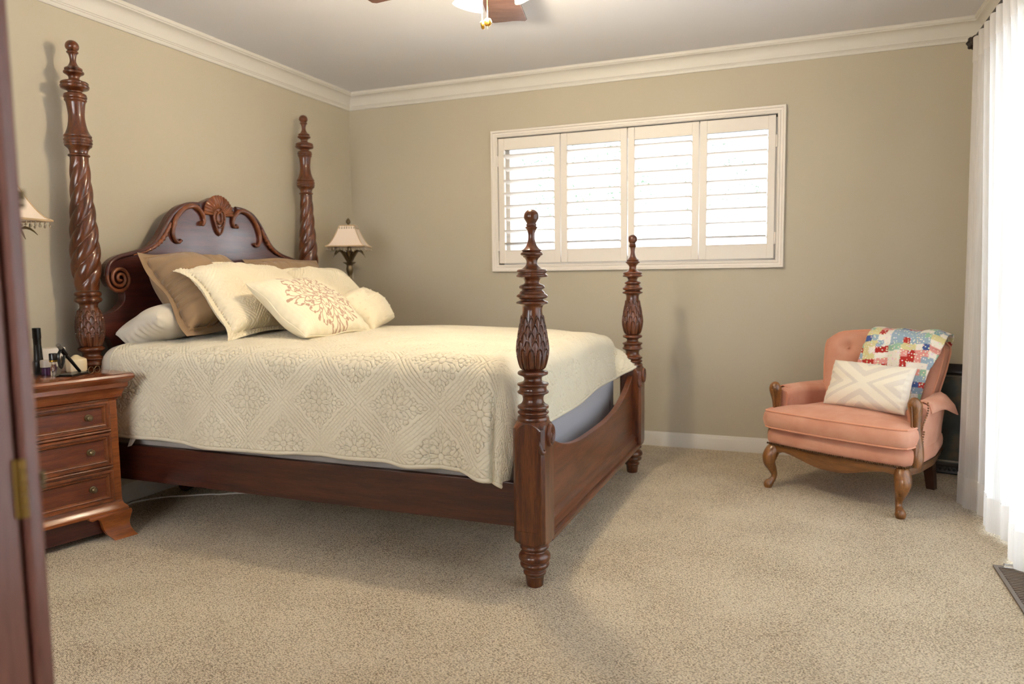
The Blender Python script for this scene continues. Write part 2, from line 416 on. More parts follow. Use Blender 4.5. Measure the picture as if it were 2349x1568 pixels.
def block(h0, h1, s, ch, rtop, rbot):
    """turned-to-square post block with canted corners; rings from circle to octagon and back"""
    pol = [(s, -(s-ch)), (s, s-ch), (s-ch, s), (-(s-ch), s), (-s, s-ch), (-s, -(s-ch)), (-(s-ch), -s), (s-ch, -s)]
    sq = []
    for i in range(8):
        a, b = pol[i], pol[(i+1) % 8]; k = 8 if i % 2 == 0 else 2
        for j in range(k): sq.append((a[0]+(b[0]-a[0])*j/k, a[1]+(b[1]-a[1])*j/k))
    rings = []
    def ring(z, f, r):
        row = []
        for a, b in sq:
            L = math.hypot(a, b)
            lim = r + (L-r)*0 if f <= 0 else None
            rr = min(L, r+(s*1.42-r)*f)
            row.append((a/L*rr, b/L*rr, z))
        return row
    for t in (0,.15,.3,.5,.7,.85,1): rings.append(ring(h0+.035*t, math.sin(t*PI/2), rbot))
    for t in (1,.85,.7,.5,.3,.15,0): rings.append(ring(h1-.045*t, math.sin(t*PI/2)*1, rtop))
    g = G().grid(rings, closev=True); n = len(sq)
    g.f.append(tuple(range(n))); g.f.append(tuple((len(rings)-1)*n+k for k in range(n))[::-1]); g.mi += [0,0]
    return g
K = 1/3.483/645
def prof_up(lst, z0, v0, k): return [(hw*k, z0-(v-v0)*k) for v, hw in lst]
fz = lambda v: 1.331-(v-80)*K*1.045
fin_p = [(80,1),(82,16),(88,32),(100,47),(115,55),(133,57.5),(150,54),(165,46),(178,38),(186,36),(190,41),(197,41),(202,37),(208,44),(213,50),(218,45),(232,33),(255,27),(280,25),(300,27),(330,35),(352,47),(366,60),(374,70),(379,78),(384,76),(388,70),(391,72),(398,84),(406,87),(414,83),(420,70),(428,66),(438,54),(455,44),(472,42),(488,47),(502,60),(512,74),(516,80),(519,104),(527,116),(537,118),(544,112),(549,110),(554,112),(562,121),(570,122),(577,112),(583,84),(592,68),(606,59),(618,57),(626,66),(631,80),(636,92),(646,100),(656,100),(663,92),(668,80),(674,80),(680,92),(690,98),(697,102),(706,116),(716,123),(726,120),(734,108),(740,92),(745,90),(750,100),(757,120),(766,126),(773,122),(780,104),(788,88),(802,80),(825,78),(848,80)]
carve_p = [(848+(1264-848)*t, r) for t, r in [(0,86),(.08,92),(.16,98),(.26,106),(.36,113),(.48,120),(.58,124),(.66,125),(.74,122),(.82,116),(.9,108),(.97,97),(1,84)]]
low_p = [(1266,80),(1270,78),(1273,96),(1277,112),(1284,119),(1293,121),(1301,118),(1308,106),(1314,88),(1324,74),(1336,70),(1350,74),(1358,88),(1364,108),(1369,122),(1376,125),(1384,121),(1389,113),(1396,108),(1412,108),(1423,113),(1428,122),(1436,125),(1444,119),(1451,104),(1459,92),(1470,85),(1490,82),(1508,86),(1522,96),(1531,108),(1536,120),(1545,125),(1556,122),(1562,110),(1568,104),(1574,112),(1582,123),(1592,124),(1600,116),(1606,106),(1612,108),(1620,122),(1634,127),(1646,126),(1652,122)]
BLK1 = fz(1650); 
legp = [(1156,100),(1166,100),(1172,104),(1180,106),(1188,102),(1196,92),(1204,85),(1212,88),(1220,98),(1232,109),(1246,116),(1260,117),(1272,114),(1281,106),(1286,98),(1292,96),(1298,103),(1308,107),(1320,105),(1330,98),(1338,84),(1346,74),(1352,70),(1358,75),(1364,82),(1372,84),(1380,82),(1387,76),(1393,67),(1398,68),(1430,65),(1465,61),(1474,57),(1478,50)]
K2 = .158/(1478-1156)
lz = lambda v: (1478-v)*K2
BLK0 = lz(1162)
def fp(lst, zf, k, sc=1.0): return catmull([(hw*k*sc, zf(v)) for v, hw in lst], 3)[::-1]
def rosette(c):
    g = G(); prof = [(.001,.012),(.006,.011),(.009,.007),(.012,.006),(.015,.012),(.018,.013),(.0205,.008),(.0225,.008),(.025,.013),(.028,.013),(.030,.008),(.030,0)]
    g.lathe([(r, z) for r, z in catmull(prof, 2)], 36)
    m = Matrix.Translation(c) @ Matrix.Diagonal((1, 1.12, 1.35, 1)) @ Matrix.Rotation(PI/2, 4, 'Y')
    return g.xf(m)
def foot_post(x, y, ztop):
    e = ztop-1.331                       # floors differ a little under the carpet
    p = thing('x', '', '', ) if False else None
    kk = 1/3.483/650
    zf = lambda v: fz(v)+e*((fz(v)-BLK1)/(1.331-BLK1))
    post = obj('foot_post', block(BLK0, BLK1, .0585, .011, .055, .046).xf(Matrix.Translation((x,y,0))), M['wood_v'], bed, off=BO, smooth=30)
    g = G().lathe(fp(legp, lz, 1/3.136/650), 56, c=(x,y)); obj('turned_foot', g, M['wood_v'], post, smooth=50)
    g = G().lathe(fp(low_p, zf, kk), 64, c=(x,y)); obj('turned_shaft', g, M['wood_v'], post, smooth=50)
    zb, zt = zf(1264), zf(848)
    pr = []
    cp = [(hw*kk, zf(v)) for v, hw in carve_p][::-1]
    n = 120
    for i in range(n+1):
        z = zb+(zt-zb)*i/n; pr.append((np.interp(z, [q[1] for q in cp], [q[0] for q in cp]), z))
    g = G().lathe(pr, 216, rf=scales_fn(zb, zt, [.415,.56,.70,.83,.97], 12, .15), c=(x,y))
    obj('carved_leaf_vase', g, M['wood_v'], post, smooth=60)
    g = G().lathe(fp(fin_p, zf, kk), 64, c=(x,y)); obj('finial', g, M['wood_v'], post, smooth=50)
    obj('rosette', rosette((x+.057, y+.002, BLK1-.050)), M['wood_y'], post)
    # carved tongue below the round top on the front and foot faces
    g = G().tube(catmull([(x+.043, y-.0585, BLK1-.062), (x+.047, y-.0600, BLK1-.080), (x+.050, y-.0585, BLK1-.096), (x+.0545, y-.0530, BLK1-.101), (x+.0585, y-.047, BLK1-.094)], 4), [.002,.004,.0055,.0065,.007,.0075,.008,.0085,.009,.009,.009,.009,.009,.0085,.008,.006,.003], 10)
    obj('carved_bracket', g, M['wood_v'], post)
    arch = [(-.044, 0), (.044, 0), (.044, .30)]+[(.047*math.cos(t)*.98, .335+.047*math.sin(t)) for t in np.linspace(-.35, PI+.35, 25)]+[(-.044, .30)]
    zz = (BLK1-.386)
    g = G().prism([(p, q+zz) for p, q in arch], lambda p, q, d: (x+p, y-d, q), .056, .0600)
    obj('face_panel', g, M['wood_v'], post, smooth=0, bevel=.001)
    # child meshes were given in world coordinates
    for ch in post.children: ch.location = (-BO[0], -BO[1], 0)
    return post
foot_post(BX2, BY1, 1.331); foot_post(BX2, BY2, 1.322)

# head posts
HK = 1/3.137/512
hfz = lambda v: 2.160-(v-296)*HK
hp1 = [(296,1),(299,16),(306,29),(318,39),(332,44),(345,44),(356,40),(364,33),(368,29),(372,33),(378,38),(384,37),(390,30),(402,25),(420,21),(440,20),(458,25),(474,34),(484,44),(489,54),(495,58),(501,56),(505,52),(509,60),(516,66),(524,65),(530,58),(537,46),(547,37),(558,34),(569,38),(576,52),(580,70),(586,84),(594,90),(602,88),(606,86),(612,93),(622,92),(632,86),(638,66),(645,52),(654,45),(661,50),(665,62),(671,71),(680,73),(688,75),(696,74),(702,68),(708,72),(716,70),(724,64),(740,60),(780,55),(820,52),(860,55),(900,62),(930,72),(950,82),(960,89),(968,88),(974,84),(980,90),(990,93),(998,88),(1003,90),(1012,92),(1020,86),(1026,88),(1034,85),(1042,75),(1056,64),(1072,59),(1086,58),(1092,68),(1099,71),(1105,66),(1110,57)]
HK2 = 1/1.867/512
z2 = lambda v: hfz(1110)-(v-545)*HK2
twp = [(545,34),(600,37),(660,40),(720,43),(780,47),(840,51),(900,54),(950,56),(1000,56),(1040,53),(1080,47),(1112,42)]
hp2 = [(1114,40),(1118,48),(1124,53),(1132,52),(1137,47),(1141,46),(1146,52),(1153,54),(1160,50),(1165,42),(1172,36),(1184,36),(1190,39)]
hc = [(1190,42),(1215,49),(1245,54),(1280,56),(1310,54),(1335,49),(1352,42)]
hp3 = [(1353,38),(1357,46),(1362,52),(1369,52),(1374,46),(1379,39),(1388,36),(1396,38),(1402,48),(1408,54),(1414,50),(1424,50),(1430,55),(1437,51),(1444,42),(1460,37),(1475,38),(1484,46),(1490,54),(1498,54),(1504,48),(1512,52),(1520,56)]
def head_post(x, y, ztop):
    dz = ztop-2.160
    hb1 = z2(1520)+dz
    post = obj('head_post', block(BLK0, hb1, .0585, .011, .05, .046).xf(Matrix.Translation((x,y,0))), M['wood_v'], bed, off=BO, smooth=30)
    g = G().lathe(fp(legp, lz, 1/3.136/650), 40, c=(x,y)); obj('turned_foot', g, M['wood_v'], post, smooth=50)
    g = G().lathe(fp(hp3, lambda v: z2(v)+dz, HK2), 56, c=(x,y)); obj('turned_shaft', g, M['wood_v'], post, smooth=50)
    cp = [(hw*HK2, z2(v)+dz) for v, hw in hc][::-1]; zb, zt = cp[0][1], cp[-1][1]
    pr = [(np.interp(zb+(zt-zb)*i/80, [q[1] for q in cp], [q[0] for q in cp]), zb+(zt-zb)*i/80) for i in range(81)]
    obj('carved_leaf_vase', G().lathe(pr, 156, rf=scales_fn(zb, zt, [.415,.56,.70,.83,.97], 12, .14), c=(x,y)), M['wood_v'], post, smooth=60)
    g = G().lathe(fp(hp2, lambda v: z2(v)+dz, HK2), 56, c=(x,y)); obj('turned_collar', g, M['wood_v'], post, smooth=50)
    cp = [(hw*HK2, z2(v)+dz) for v, hw in twp][::-1]; zb, zt = cp[0][1], cp[-1][1]
    n = 150; pr = [(np.interp(zb+(zt-zb)*i/n, [q[1] for q in cp], [q[0] for q in cp])*1.04, zb+(zt-zb)*i/n) for i in range(n+1)]
    def tw(t, z):
        a = min(1, (z-zb)/.04, (zt-z)/.06); a = max(0, a)
        ph = (t*4 - (z-zb)*2*PI/.088) % (2*PI)
        return 1+a*(.17*(abs(math.sin(ph/2))**.7)-.14)
    obj('twisted_shaft', G().lathe(pr, 96, rf=tw, c=(x,y)), M['wood_v'], post, smooth=60)
    g = G().lathe(fp(hp1, lambda v: hfz(v)+dz, HK), 56, c=(x,y)); obj('finial', g, M['wood_v'], post, smooth=50)
    for ch in post.children: ch.location = (-BO[0], -BO[1], 0)
head_post(BX1+.02, BY1, 2.163); head_post(BX1+.02, BY2, 2.155)

# headboard: symmetric outline about yc
yc = -1.495
half = [(0,1.545),(.045,1.542),(.085,1.528),(.12,1.512),(.17,1.510),(.225,1.500),(.275,1.478),(.32,1.440),(.355,1.395),(.39,1.345),(.43,1.300),(.48,1.268),(.54,1.248),(.60,1.234),(.65,1.220),(.69,1.196),(.716,1.160),(.716,1.118),(.695,1.080),(.655,1.062),(.628,1.050),(.626,1.020),(.645,.992),(.690,.965),(.745,.950),(.80,.945)]
up_ = catmull(half, 3)
low = [(.80,.865),(.75,.862),(.72,.84),(.70,.80),(.69,.76),(.69,.30)]
outl = [(yc+a, z) for a, z in up_+low] + [(yc-a, z) for a, z in (up_+low)[::-1]][:-1]
HX0, HX1 = .085, .130
hb = obj('headboard', G().prism(outl, lambda a, b, d: (d, a, b), HX0, HX1), M['wood_dark'], bed, off=BO, smooth=0, bevel=.004, seg=2)
kids = []
for sgn in (-1, 1):
    # rounded rim following the top from the shell to the scroll, ending in a spiral
    rim = [(HX1+.002, yc+sgn*a, z-.004) for a, z in up_ if a > .12 and z > 1.10][:]
    sp = []
    cx, cz = .655, 1.116
    for q in range(60):
        a = q/59; ang = .25 - a*2*PI*2.4; rad = .060*(1-a)**.9+.004
        sp.append((HX1+.006+.012*a, yc+sgn*(cx+rad*math.cos(ang)), cz+rad*math.sin(ang)*1.0))
    kids.append(obj('scroll', G().tube(sp, [.0095-.003*q/59 for q in range(60)], 10), M['wood_trim'], hb))
    rimp = catmull([p for p in rim[::4]], 3)
    kids.append(obj('rim_moulding', G().tube(rimp, .011, 10), M['wood_dark'], hb))
    # gadrooned leaf on the shoulder
    leaf = catmull([(HX1+.010, yc+sgn*a, z) for a, z in [(.335,1.398),(.362,1.352),(.40,1.306),(.445,1.272),(.50,1.246),(.57,1.228)]], 10)
    n = len(leaf); rr = [.003+.009*math.sin(PI*(i/(n-1))**.6)*(1+.28*math.sin(i*1.5)) for i in range(n)]
    kids.append(obj('carved_leaf', G().tube(leaf, rr, 10), M['wood_trim'], hb))
    # upper acanthus: from beside the shell round the shoulder and curling in at the bottom
    path = [(.135,1.405),(.118,1.400),(.108,1.418),(.112,1.445),(.130,1.470),(.165,1.492),(.215,1.488),(.262,1.462),(.298,1.420),(.318,1.375),(.322,1.335),(.305,1.305),(.285,1.300),(.272,1.312)]
    pp = catmull([(HX1+.008, yc+sgn*a, z) for a, z in path], 8); n = len(pp)
    rr = [.006+.0065*abs(math.sin(PI*i/(n-1)*1.0))*(1+.30*abs(math.sin(i*.30))) for i in range(n)]; rr[0] = .015; rr[1] = .014; rr[2] = .010; rr[-1] = .010
    kids.append(obj('acanthus_trim', G().tube(pp, rr, 10), M['wood_trim'], hb))
# shell crest
g = G()
n = 17
cz = 1.455
for q in range(n):
    a = PI*(q+.5)/n
    r0, r1 = .040, .108
    pts = [(HX1+.012, yc+r0*math.cos(a), cz+r0*math.sin(a)), (HX1+.020, yc+(r0+r1)/2*math.cos(a), cz+(r0+r1)/2*math.sin(a)), (HX1+.006, yc+r1*math.cos(a), cz+r1*math.sin(a))]
    g.tube(catmull(pts, 4), [.004,.0055,.0065,.0075,.0085,.0095,.0105,.011,.009], 8)
g.prism([(yc+.100*math.cos(a), cz+.100*math.sin(a)) for a in [PI*i/24 for i in range(25)]], lambda a, b, d: (d, a, b), HX0+.006, HX1+.008)
kids.append(obj('shell', g, M['wood_trim'], hb))
g = G()
hrt = [(0,-.098),(.022,-.070),(.034,-.035),(.044,.0),(.040,.030),(.022,.044),(.006,.036),(0,.030),(-.006,.036),(-.022,.044),(-.040,.030),(-.044,0),(-.034,-.035),(-.022,-.070)]
hh = catmull(hrt, 4, True)
g.prism([(yc+a, cz-.012+z) for a, z in hh], lambda a, b, d: (d, a, b), HX1, HX1+.010)
g.tube([(HX1+.012, yc+a*.92, cz-.012+z*.92) for a, z in hh], .0055, 8, closed=True)
g.tube([(HX1+.014, yc+.018*math.cos(t), cz-.014+.030*math.sin(t)) for t in [2*PI*i/24 for i in range(24)]], .006, 8, closed=True)
for i in range(10):
    t = PI*(i+.5)/10+PI; g.ball((HX1+.013, yc+.031*math.cos(t), cz-.02+.045*math.sin(t)), .006, 6)
kids.append(obj('crest_cartouche', g, M['wood_trim'], hb))
for k_ in kids: k_.location = (-BO[0], -BO[1], 0)

# footboard: swept-down top edge
g = G(); n = 40; top = []
fy0, fy1 = BY1+.05, BY2-.05
for i in range(n+1):
    y = fy0+(fy1-fy0)*i/n; t = abs((y-yc)/((fy1-fy0)/2))
    top.append((y, .408+.15*t**3.0))
poly = top[::-1]+[(fy0,.185),(fy1,.185)]
fb = obj('footboard', G().prism([(a,b) for a,b in poly], lambda a,b,d: (d,a,b), BX2-.016, BX2+.014), M['wood_y'], bed, off=BO, smooth=0, bevel=.004)
g = G(); P = []
for y in (fy0-.005, fy1+.005):
    P.append([(BX2-.025+d, y, z) for d, z in [(0,.155),(.078,.155),(.079,.169),(.074,.174),(.065,.176),(.065,.183),(.060,.187),(.054,.196),(.052,.206),(.056,.209),(.057,.216),(.053,.220),(.046,.223),(.038,.231),(0,.231)]])
g.grid(P, closev=True); obj('moulding', g, M['wood_y'], fb, loc=(-BO[0],-BO[1],0), smooth=30)
for y, nm in ((BY1-.006, 0), (BY2+.006, 1)):
    obj('side_rail', G().box(BX1+.05, BX2-.05, y-.014, y+.014, .214, .374), M['wood_x'], bed, off=BO, smooth=0, bevel=.003)
g = G()
for x in (.5, 1.15, 1.8): g.box(x-.04, x+.04, BY1+.01, BY2-.01, .222, .244)
obj('slat', g, M['wood_x'], bed, off=BO, smooth=0)

# box spring / base and mattress
g = G().box(.16, 2.165, -2.268, -.722, .246, .47)
bs = obj('box_spring', g, M['boxspring'], smooth=0, bevel=.015, seg=3, off=(1.16,-1.495,.246), loc=(1.16,-1.495,.246))
tag(bs, 'grey-beige striped box spring showing between bedspread hem and side rail', 'box spring')
obj('care_label', G().add([(-.83,-.80,.175),(-.785,-.80,.175),(-.792,-.838,.128),(-.82,-.836,.120)], [(0,1,2,3)]), M['white'], bs, smooth=0)
g = G().box(.16, 2.15, -2.265, -.755, .47, .765)
obj('end_panel', G().box(1.003,1.0115,-.76,.735,.015,.315), M['greybase'], bs, smooth=0, bevel=.003)
mt = obj('mattress', g, M['greybase'], smooth=0, bevel=.07, seg=5, off=(1.155,-1.495,.47), loc=(1.155,-1.495,.47)); tag(mt, 'grey mattress seen under the bedspread at the foot end', 'mattress')
obj('cord', G().tube(catmull([(1.0,.12,.1),(1.0,.13,-.02),(1.0,.126,-.12),(1.002,.12,-.2)],4), .004, 8), M['sheet'], mt)

obj('strap', G().tube(catmull([(.985,.66,.02),(1.008,.655,-.04),(1.006,.65,-.12),(.995,.648,-.19)],4), .009, 8), M['black'], mt)

# ------------------------------------------------------------------ stitched pattern (height of quilting), numpy
def polydist(X, Y, lines):
    D = np.full(X.shape, 9.0)
    for ln in lines:
        for (x0, y0), (x1, y1) in zip(ln[:-1], ln[1:]):
            dx, dy = x1-x0, y1-y0; L = dx*dx+dy*dy+1e-12
            t = np.clip(((X-x0)*dx+(Y-y0)*dy)/L, 0, 1)
            D = np.minimum(D, np.hypot(X-x0-t*dx, Y-y0-t*dy))
    return D
def spiral(cx, cy, r, a0, turns, sgn=1, n=14, shrink=.25):
    return [(cx+r*(1-(1-shrink)*i/n)*math.cos(a0+sgn*turns*2*PI*i/n), cy+r*(1-(1-shrink)*i/n)*math.sin(a0+sgn*turns*2*PI*i/n)) for i in range(n+1)]
mot = []
def c2(*p): return [(a, b) for a, b in catmull([tuple(q) for q in p], 4)]
mot += [c2((0,.47),(.028,.43),(.012,.40),(.034,.375),(.018,.345),(.0,.33)), c2((.0,.33),(.03,.30),(.035,.27),(.012,.235),(0,.22)),
        c2((.012,.235),(.05,.25),(.085,.285),(.088,.32),(.062,.335),(.048,.31)), c2((.02,.06),(.035,.12),(.025,.18),(.012,.225)),
        c2((.03,.14),(.065,.20),(.115,.235),(.155,.215),(.160,.175),(.13,.155),(.105,.175),(.12,.195)),
        c2((.06,.10),(.09,.15),(.13,.135)), c2((.088,.32),(.12,.30),(.145,.27),(.12,.25),(.10,.262)),
        c2((.155,.215),(.19,.235),(.215,.225),(.205,.20)), c2((.0,.05),(.03,.04),(.04,.03),(.05,.0)), c2((.03,.14),(.06,.14),(.075,.12)),
        c2((.0,.13),(.012,.16),(0,.19)), c2((.05,.40),(.07,.375),(.06,.35))]
NT = 150
gx = np.linspace(0, .5, NT); GX, GY = np.meshgrid(gx, gx, indexing='ij')
MD = np.minimum(polydist(GX, GY, mot), polydist(GY, GX, mot))
MH = np.clip(MD/.013, 0, 1)**.6
def stitch(p, q):
    """p, q lattice coordinates -> height 0..1"""
    a, b = p+q, p-q
    fa, fb = a-np.floor(a)-.5, b-np.floor(b)-.5
    ea, eb = .5-np.abs(fa), .5-np.abs(fb)
    e = np.minimum(ea, eb); bw = .105
    cord = np.abs(np.sin(PI*e/bw*2.0))**.55*(.72+.28*np.abs(np.sin(np.where(ea < eb, b, a)*46)))
    sc = 1/(1-2*bw)
    lp, lq = (fa+fb)/2*sc, (fa-fb)/2*sc
    ip, iq = np.clip(np.abs(lp), 0, .499)/.5*(NT-1), np.clip(np.abs(lq), 0, .499)/.5*(NT-1)
    i0, j0 = ip.astype(int), iq.astype(int); i1, j1 = np.minimum(i0+1, NT-1), np.minimum(j0+1, NT-1)
    u, v = ip-i0, iq-j0
    h = MH[i0,j0]*(1-u)*(1-v)+MH[i1,j0]*u*(1-v)+MH[i0,j1]*(1-u)*v+MH[i1,j1]*u*v
    md = MD[i0,j0]
    bgp = np.abs(np.sin(lp*64+2.2*np.sin(lq*41))*np.sin(lq*64+2.2*np.sin(lp*41)))**.4
    inner = np.where(md > .045, .45+.3*bgp, h)
    return np.where(e < bw, cord, inner*1.0)
def disp(P, H, amp, flip=1):
    du = np.gradient(P, axis=0); dv = np.gradient(P, axis=1)
    N = np.cross(du, dv); N /= np.linalg.norm(N, axis=2, keepdims=True)+1e-12
    return P + N*(H*amp*flip)[..., None]
def gridobj(name, P, m, **kw):
    n, k = P.shape[:2]; g = G(); g.v = [tuple(x) for x in P.reshape(-1, 3)]
    I = np.arange(n*k).reshape(n, k)
    F = np.stack([I[:-1,:-1], I[:-1,1:], I[1:,1:], I[1:,:-1]], -1).reshape(-1, 4)
    g.f = [tuple(f) for f in F.tolist()]; g.mi = [0]*len(g.f)
    return obj(name, g, m, recalc=False, smooth=180, **kw)

# ---- bedspread
RHO = .065; YN, YFAR, XE = -2.292, -.745, 2.165; ZT = .800; L1 = .402; L3 = .30
def cloth(u, w, inset=0):
    """u: length coordinate (x on the top); w: distance from the near hem across the bed"""
    topw = YFAR-YN-2*RHO*0
    arc = RHO*PI/2
    y0, y1, xe = YN+RHO, YFAR-RHO, XE-RHO
    wn = L1-RHO+arc                        # w where the flat top starts
    wf = wn+(y1-y0)
    sn = np.clip(wn-w, 0, None); sf = np.clip(w-wf, 0, None); su = np.clip(u-xe, 0, None)
    near = sn > 0
    sv = sn+sf
    s = np.where(near, (su**5+sv**5+1e-12)**.2, np.hypot(su, sv)+1e-9)
    cx, cy = su/(np.hypot(su, sv)+1e-9), sv/(np.hypot(su, sv)+1e-9)
    def off(s): return np.where(s < arc, RHO*np.sin(s/RHO), RHO)
    def drp(s): return np.where(s < arc, RHO*(1-np.cos(np.minimum(s, arc)/RHO)), RHO+s-arc)
    o = off(s); d = drp(s)
    # far corner of the bedspread swings out over the footboard
    fc = np.clip(su/.15, 0, 1)*np.clip(sf/.15, 0, 1)
    d = d*(1-.30*fc); o = o+.44*fc*np.clip(s-.08, 0, None)
    x = np.minimum(u, xe)+cx*o*np.where(near, 1, 1); y = np.clip(y0+(w-wn), y0, y1)+np.where(near, -1, 1)*cy*o
    tc = np.clip((w-wn)/(y1-y0), 0, 1); dome = np.sin(PI*tc)**.7*.028*np.clip((xe+.1-u)/.6, 0, 1)
    z = ZT-d+dome+.004*np.sin(u*7+w*3)*np.clip(1-sv/.2, 0, 1)
    z = z-.042*np.exp(-(((u-2.12)/.22)**2+((w-wf-.05)/.22)**2))*np.clip(1-(su+sf)/.25, 0, 1)
    z = z-.045*np.clip(su/.25, 0, 1)*(1-tc)
    # gentle folds hanging at the near side, stronger towards the foot
    k = np.clip((sn-.03)/.35, 0, 1)
    fold = .050*np.exp(-((u-1.77)/.075)**2)-.018*np.exp(-((u-1.92)/.06)**2)+.062*np.exp(-((u-2.08)/.065)**2)+.020*np.sin(u*9.0)*.6+.010*np.sin(u*17+1)
    y = y-k*(np.maximum(fold, -.012)+.014)
    z = z-k**3*(.012*np.exp(-((u-2.1)/.12)**2)-.008*np.sin(u*5))
    # foot end falls outwards a little
    kf = np.clip((su-.06)/.2, 0, 1)
    x = x+kf*(.018+.012*np.sin(w*7.))
    y = y+0*inset
    for px, py, r in ((BX2, BY1, .074), (BX2, BY2, .078)):
        dx, dy = x-px, y-py; dd = np.hypot(dx, dy)+1e-9
        if py == BY2:
            continue
        low = dd < r
        x = np.where(low, px+dx/dd*r, x); y = np.where(low, py+dy/dd*r, y)
    return np.stack([x, y, z], -1)
wn = L1-RHO+RHO*PI/2; WTOT = wn+(YFAR-YN-2*RHO)+L3
us = np.concatenate([np.linspace(.232, XE-RHO, 640), np.linspace(XE-RHO, XE-RHO+.295, 76)[1:]])
ws = np.concatenate([np.linspace(0, wn+.02, 165), np.linspace(wn+.02, WTOT, 270)[1:]])
U, Wc = np.meshgrid(us, ws, indexing='ij')
P = cloth(U, Wc)
H = stitch((U-.829)/.356, (Wc-.22)/.35)
edge = np.minimum.reduce([Wc, WTOT-Wc, U-.232, us[-1]-U])
H = np.where(edge < .014, 1.2*np.abs(np.sin(PI*edge/.014)), H)
H = np.where(Wc < wn+.12, H*np.clip((2.165-U)/.06, .25, 1), H)
P = disp(P, H, .0088, 1)
bsp = gridobj('bedspread', P-np.array([1.2,-1.5,.8]), M['quilt'], loc=(1.2,-1.5,.8))
so = bsp.modifiers.new('thick', 'SOLIDIFY'); so.thickness = .006; so.offset = -1
tag(bsp, 'cream quilted bedspread stitched with diamonds and scrolls, draped over the bed', 'bedspread')
# white sheet showing at the head end
us2 = np.linspace(.165, .30, 40); ws2 = np.linspace(.15, wn+.9, 160); U2, W2 = np.meshgrid(us2, ws2, indexing='ij')
P2 = cloth(U2, W2); P2[..., 2] += .006*np.sin(W2*30)+.0 -.010; P2[..., 1] += .006*np.sin(U2*90)
sh = gridobj('sheet', P2-np.array([.2,-1.9,.8]), M['sheet'], loc=(.2,-1.9,.8)); tag(sh, 'thin white sheet sticking out beyond the bedspread beside the near headpost', 'sheet')
sh.modifiers.new('thick', 'SOLIDIFY').thickness = .004

# ------------------------------------------------------------------ pillows
def pillow(name, BL, BR, TL, T, m, label, cat='pillow', group=None, flange=0, res=(90,70), hf=None, amp=.003, cf=None, conc=.06, wr=.004, seed=0, k=2.6, sag=0, piping=None, puff=.5, corner=0, arch=0):
    BL, BR, TL = Vector(BL), Vector(BR), Vector(TL)
    a = (BR-BL); Wd = a.length; a.normalize(); b = TL-BL; b = b-a*b.dot(a); Hh = b.length; b.normalize(); nrm = a.cross(b)
    c = BL+a*Wd/2+b*Hh/2
    n, mm = res
    s = np.linspace(-1, 1, n); t = np.linspace(-1, 1, mm)
    s = np.sign(s)*(1-(1-np.abs(s))**1.15); t = np.sign(t)*(1-(1-np.abs(t))**1.15)
    Sg, Tg = np.meshgrid(s, t, indexing='ij')
    rs = np.random.RandomState(seed)
    X = Wd/2*Sg*(1-conc*(1-Tg**2)); Y = Hh/2*Tg*(1-conc*(1-Sg**2))+arch*(1-Sg**2)*np.clip(Tg, 0, 1)
    fi = flange/(Wd/2), flange/(Hh/2)
    si, ti = np.clip(np.abs(Sg)/(1-fi[0]), 0, 1), np.clip(np.abs(Tg)/(1-fi[1]), 0, 1)
    Z = T/2*(np.clip(1-si**k, 0, 1)*np.clip(1-ti**k, 0, 1))**puff
    wrk = np.zeros_like(Z)
    for q in range(7):
        ang = rs.uniform(0, PI); f = rs.uniform(3, 9); ph = rs.uniform(0, 6)
        wrk += np.sin(f*(Sg*math.cos(ang)+Tg*math.sin(ang))+ph+1.3*np.sin(2*Sg+ph))/f*3
    Zf = Z+wr*wrk*np.clip(Z/(T/2)*1.5, 0, 1)
    edg = np.exp(-((1-si)*9)**2)*np.sin(Tg*26+seed)+np.exp(-((1-ti)*9)**2)*np.sin(Sg*26+seed)
    Zf = Zf+wr*.8*edg*np.clip(Z/(T/2)*3, 0, 1)
    if sag: Zf = Zf*(1-sag*Tg*.5)
    wave = wr*1.2*np.sin(Sg*5+seed)*np.abs(Tg)**4+wr*1.2*np.sin(Tg*5+seed*2)*np.abs(Sg)**4
    PF = np.stack([X, Y, Zf+wave+.0015], -1); PB = np.stack([X, Y, -Z+wave-.0015], -1)
    if corner: PF[..., 2] += corner*(np.abs(Sg)*np.abs(Tg))**6; PB[..., 2] += corner*(np.abs(Sg)*np.abs(Tg))**6
    if hf is not None: PF = disp(PF, hf(X, Y, Sg, Tg), amp, 1)
    I = np.arange(n*mm).reshape(n, mm); J = I.copy()
    inner = np.zeros((n, mm), bool); inner[1:-1, 1:-1] = True
    J[inner] = n*mm+np.arange(inner.sum())
    V = np.concatenate([PF.reshape(-1, 3), PB[inner]]); g = G(); g.v = [tuple(x) for x in V]
    Fa = np.stack([I[:-1,:-1], I[1:,:-1], I[1:,1:], I[:-1,1:]], -1).reshape(-1, 4)
    Fb = np.stack([J[:-1,:-1], J[:-1,1:], J[1:,1:], J[1:,:-1]], -1).reshape(-1, 4)
    g.f = [tuple(f) for f in Fa.tolist()+Fb.tolist()]; g.mi = [0]*len(g.f)
    o = obj(name, g, m, recalc=False, smooth=180)
    o.matrix_world = Matrix(((a.x,b.x,nrm.x,c.x),(a.y,b.y,nrm.y,c.y),(a.z,b.z,nrm.z,c.z),(0,0,0,1)))
    if cf is not None:
        col = cf(X, Y, Sg, Tg); colb = np.tile(np.array(cf(X*0+9, Y*0+9, Sg*0+9, Tg*0+9)).reshape(-1, 4)[:1], (int(inner.sum()), 1))
        setcol(o, np.concatenate([col.reshape(-1, 4), colb]))
    if piping:
        ring = list(PF[:, 0])+list(PF[-1, 1:])+list(PF[-2::-1, -1])+list(PF[0, -2:0:-1])
        g = G().tube([tuple(x) for x in ring[::2]], .0035, 6, closed=True)
        obj('piping', g, piping, o)
    tag(o, label, cat, group)
    return o
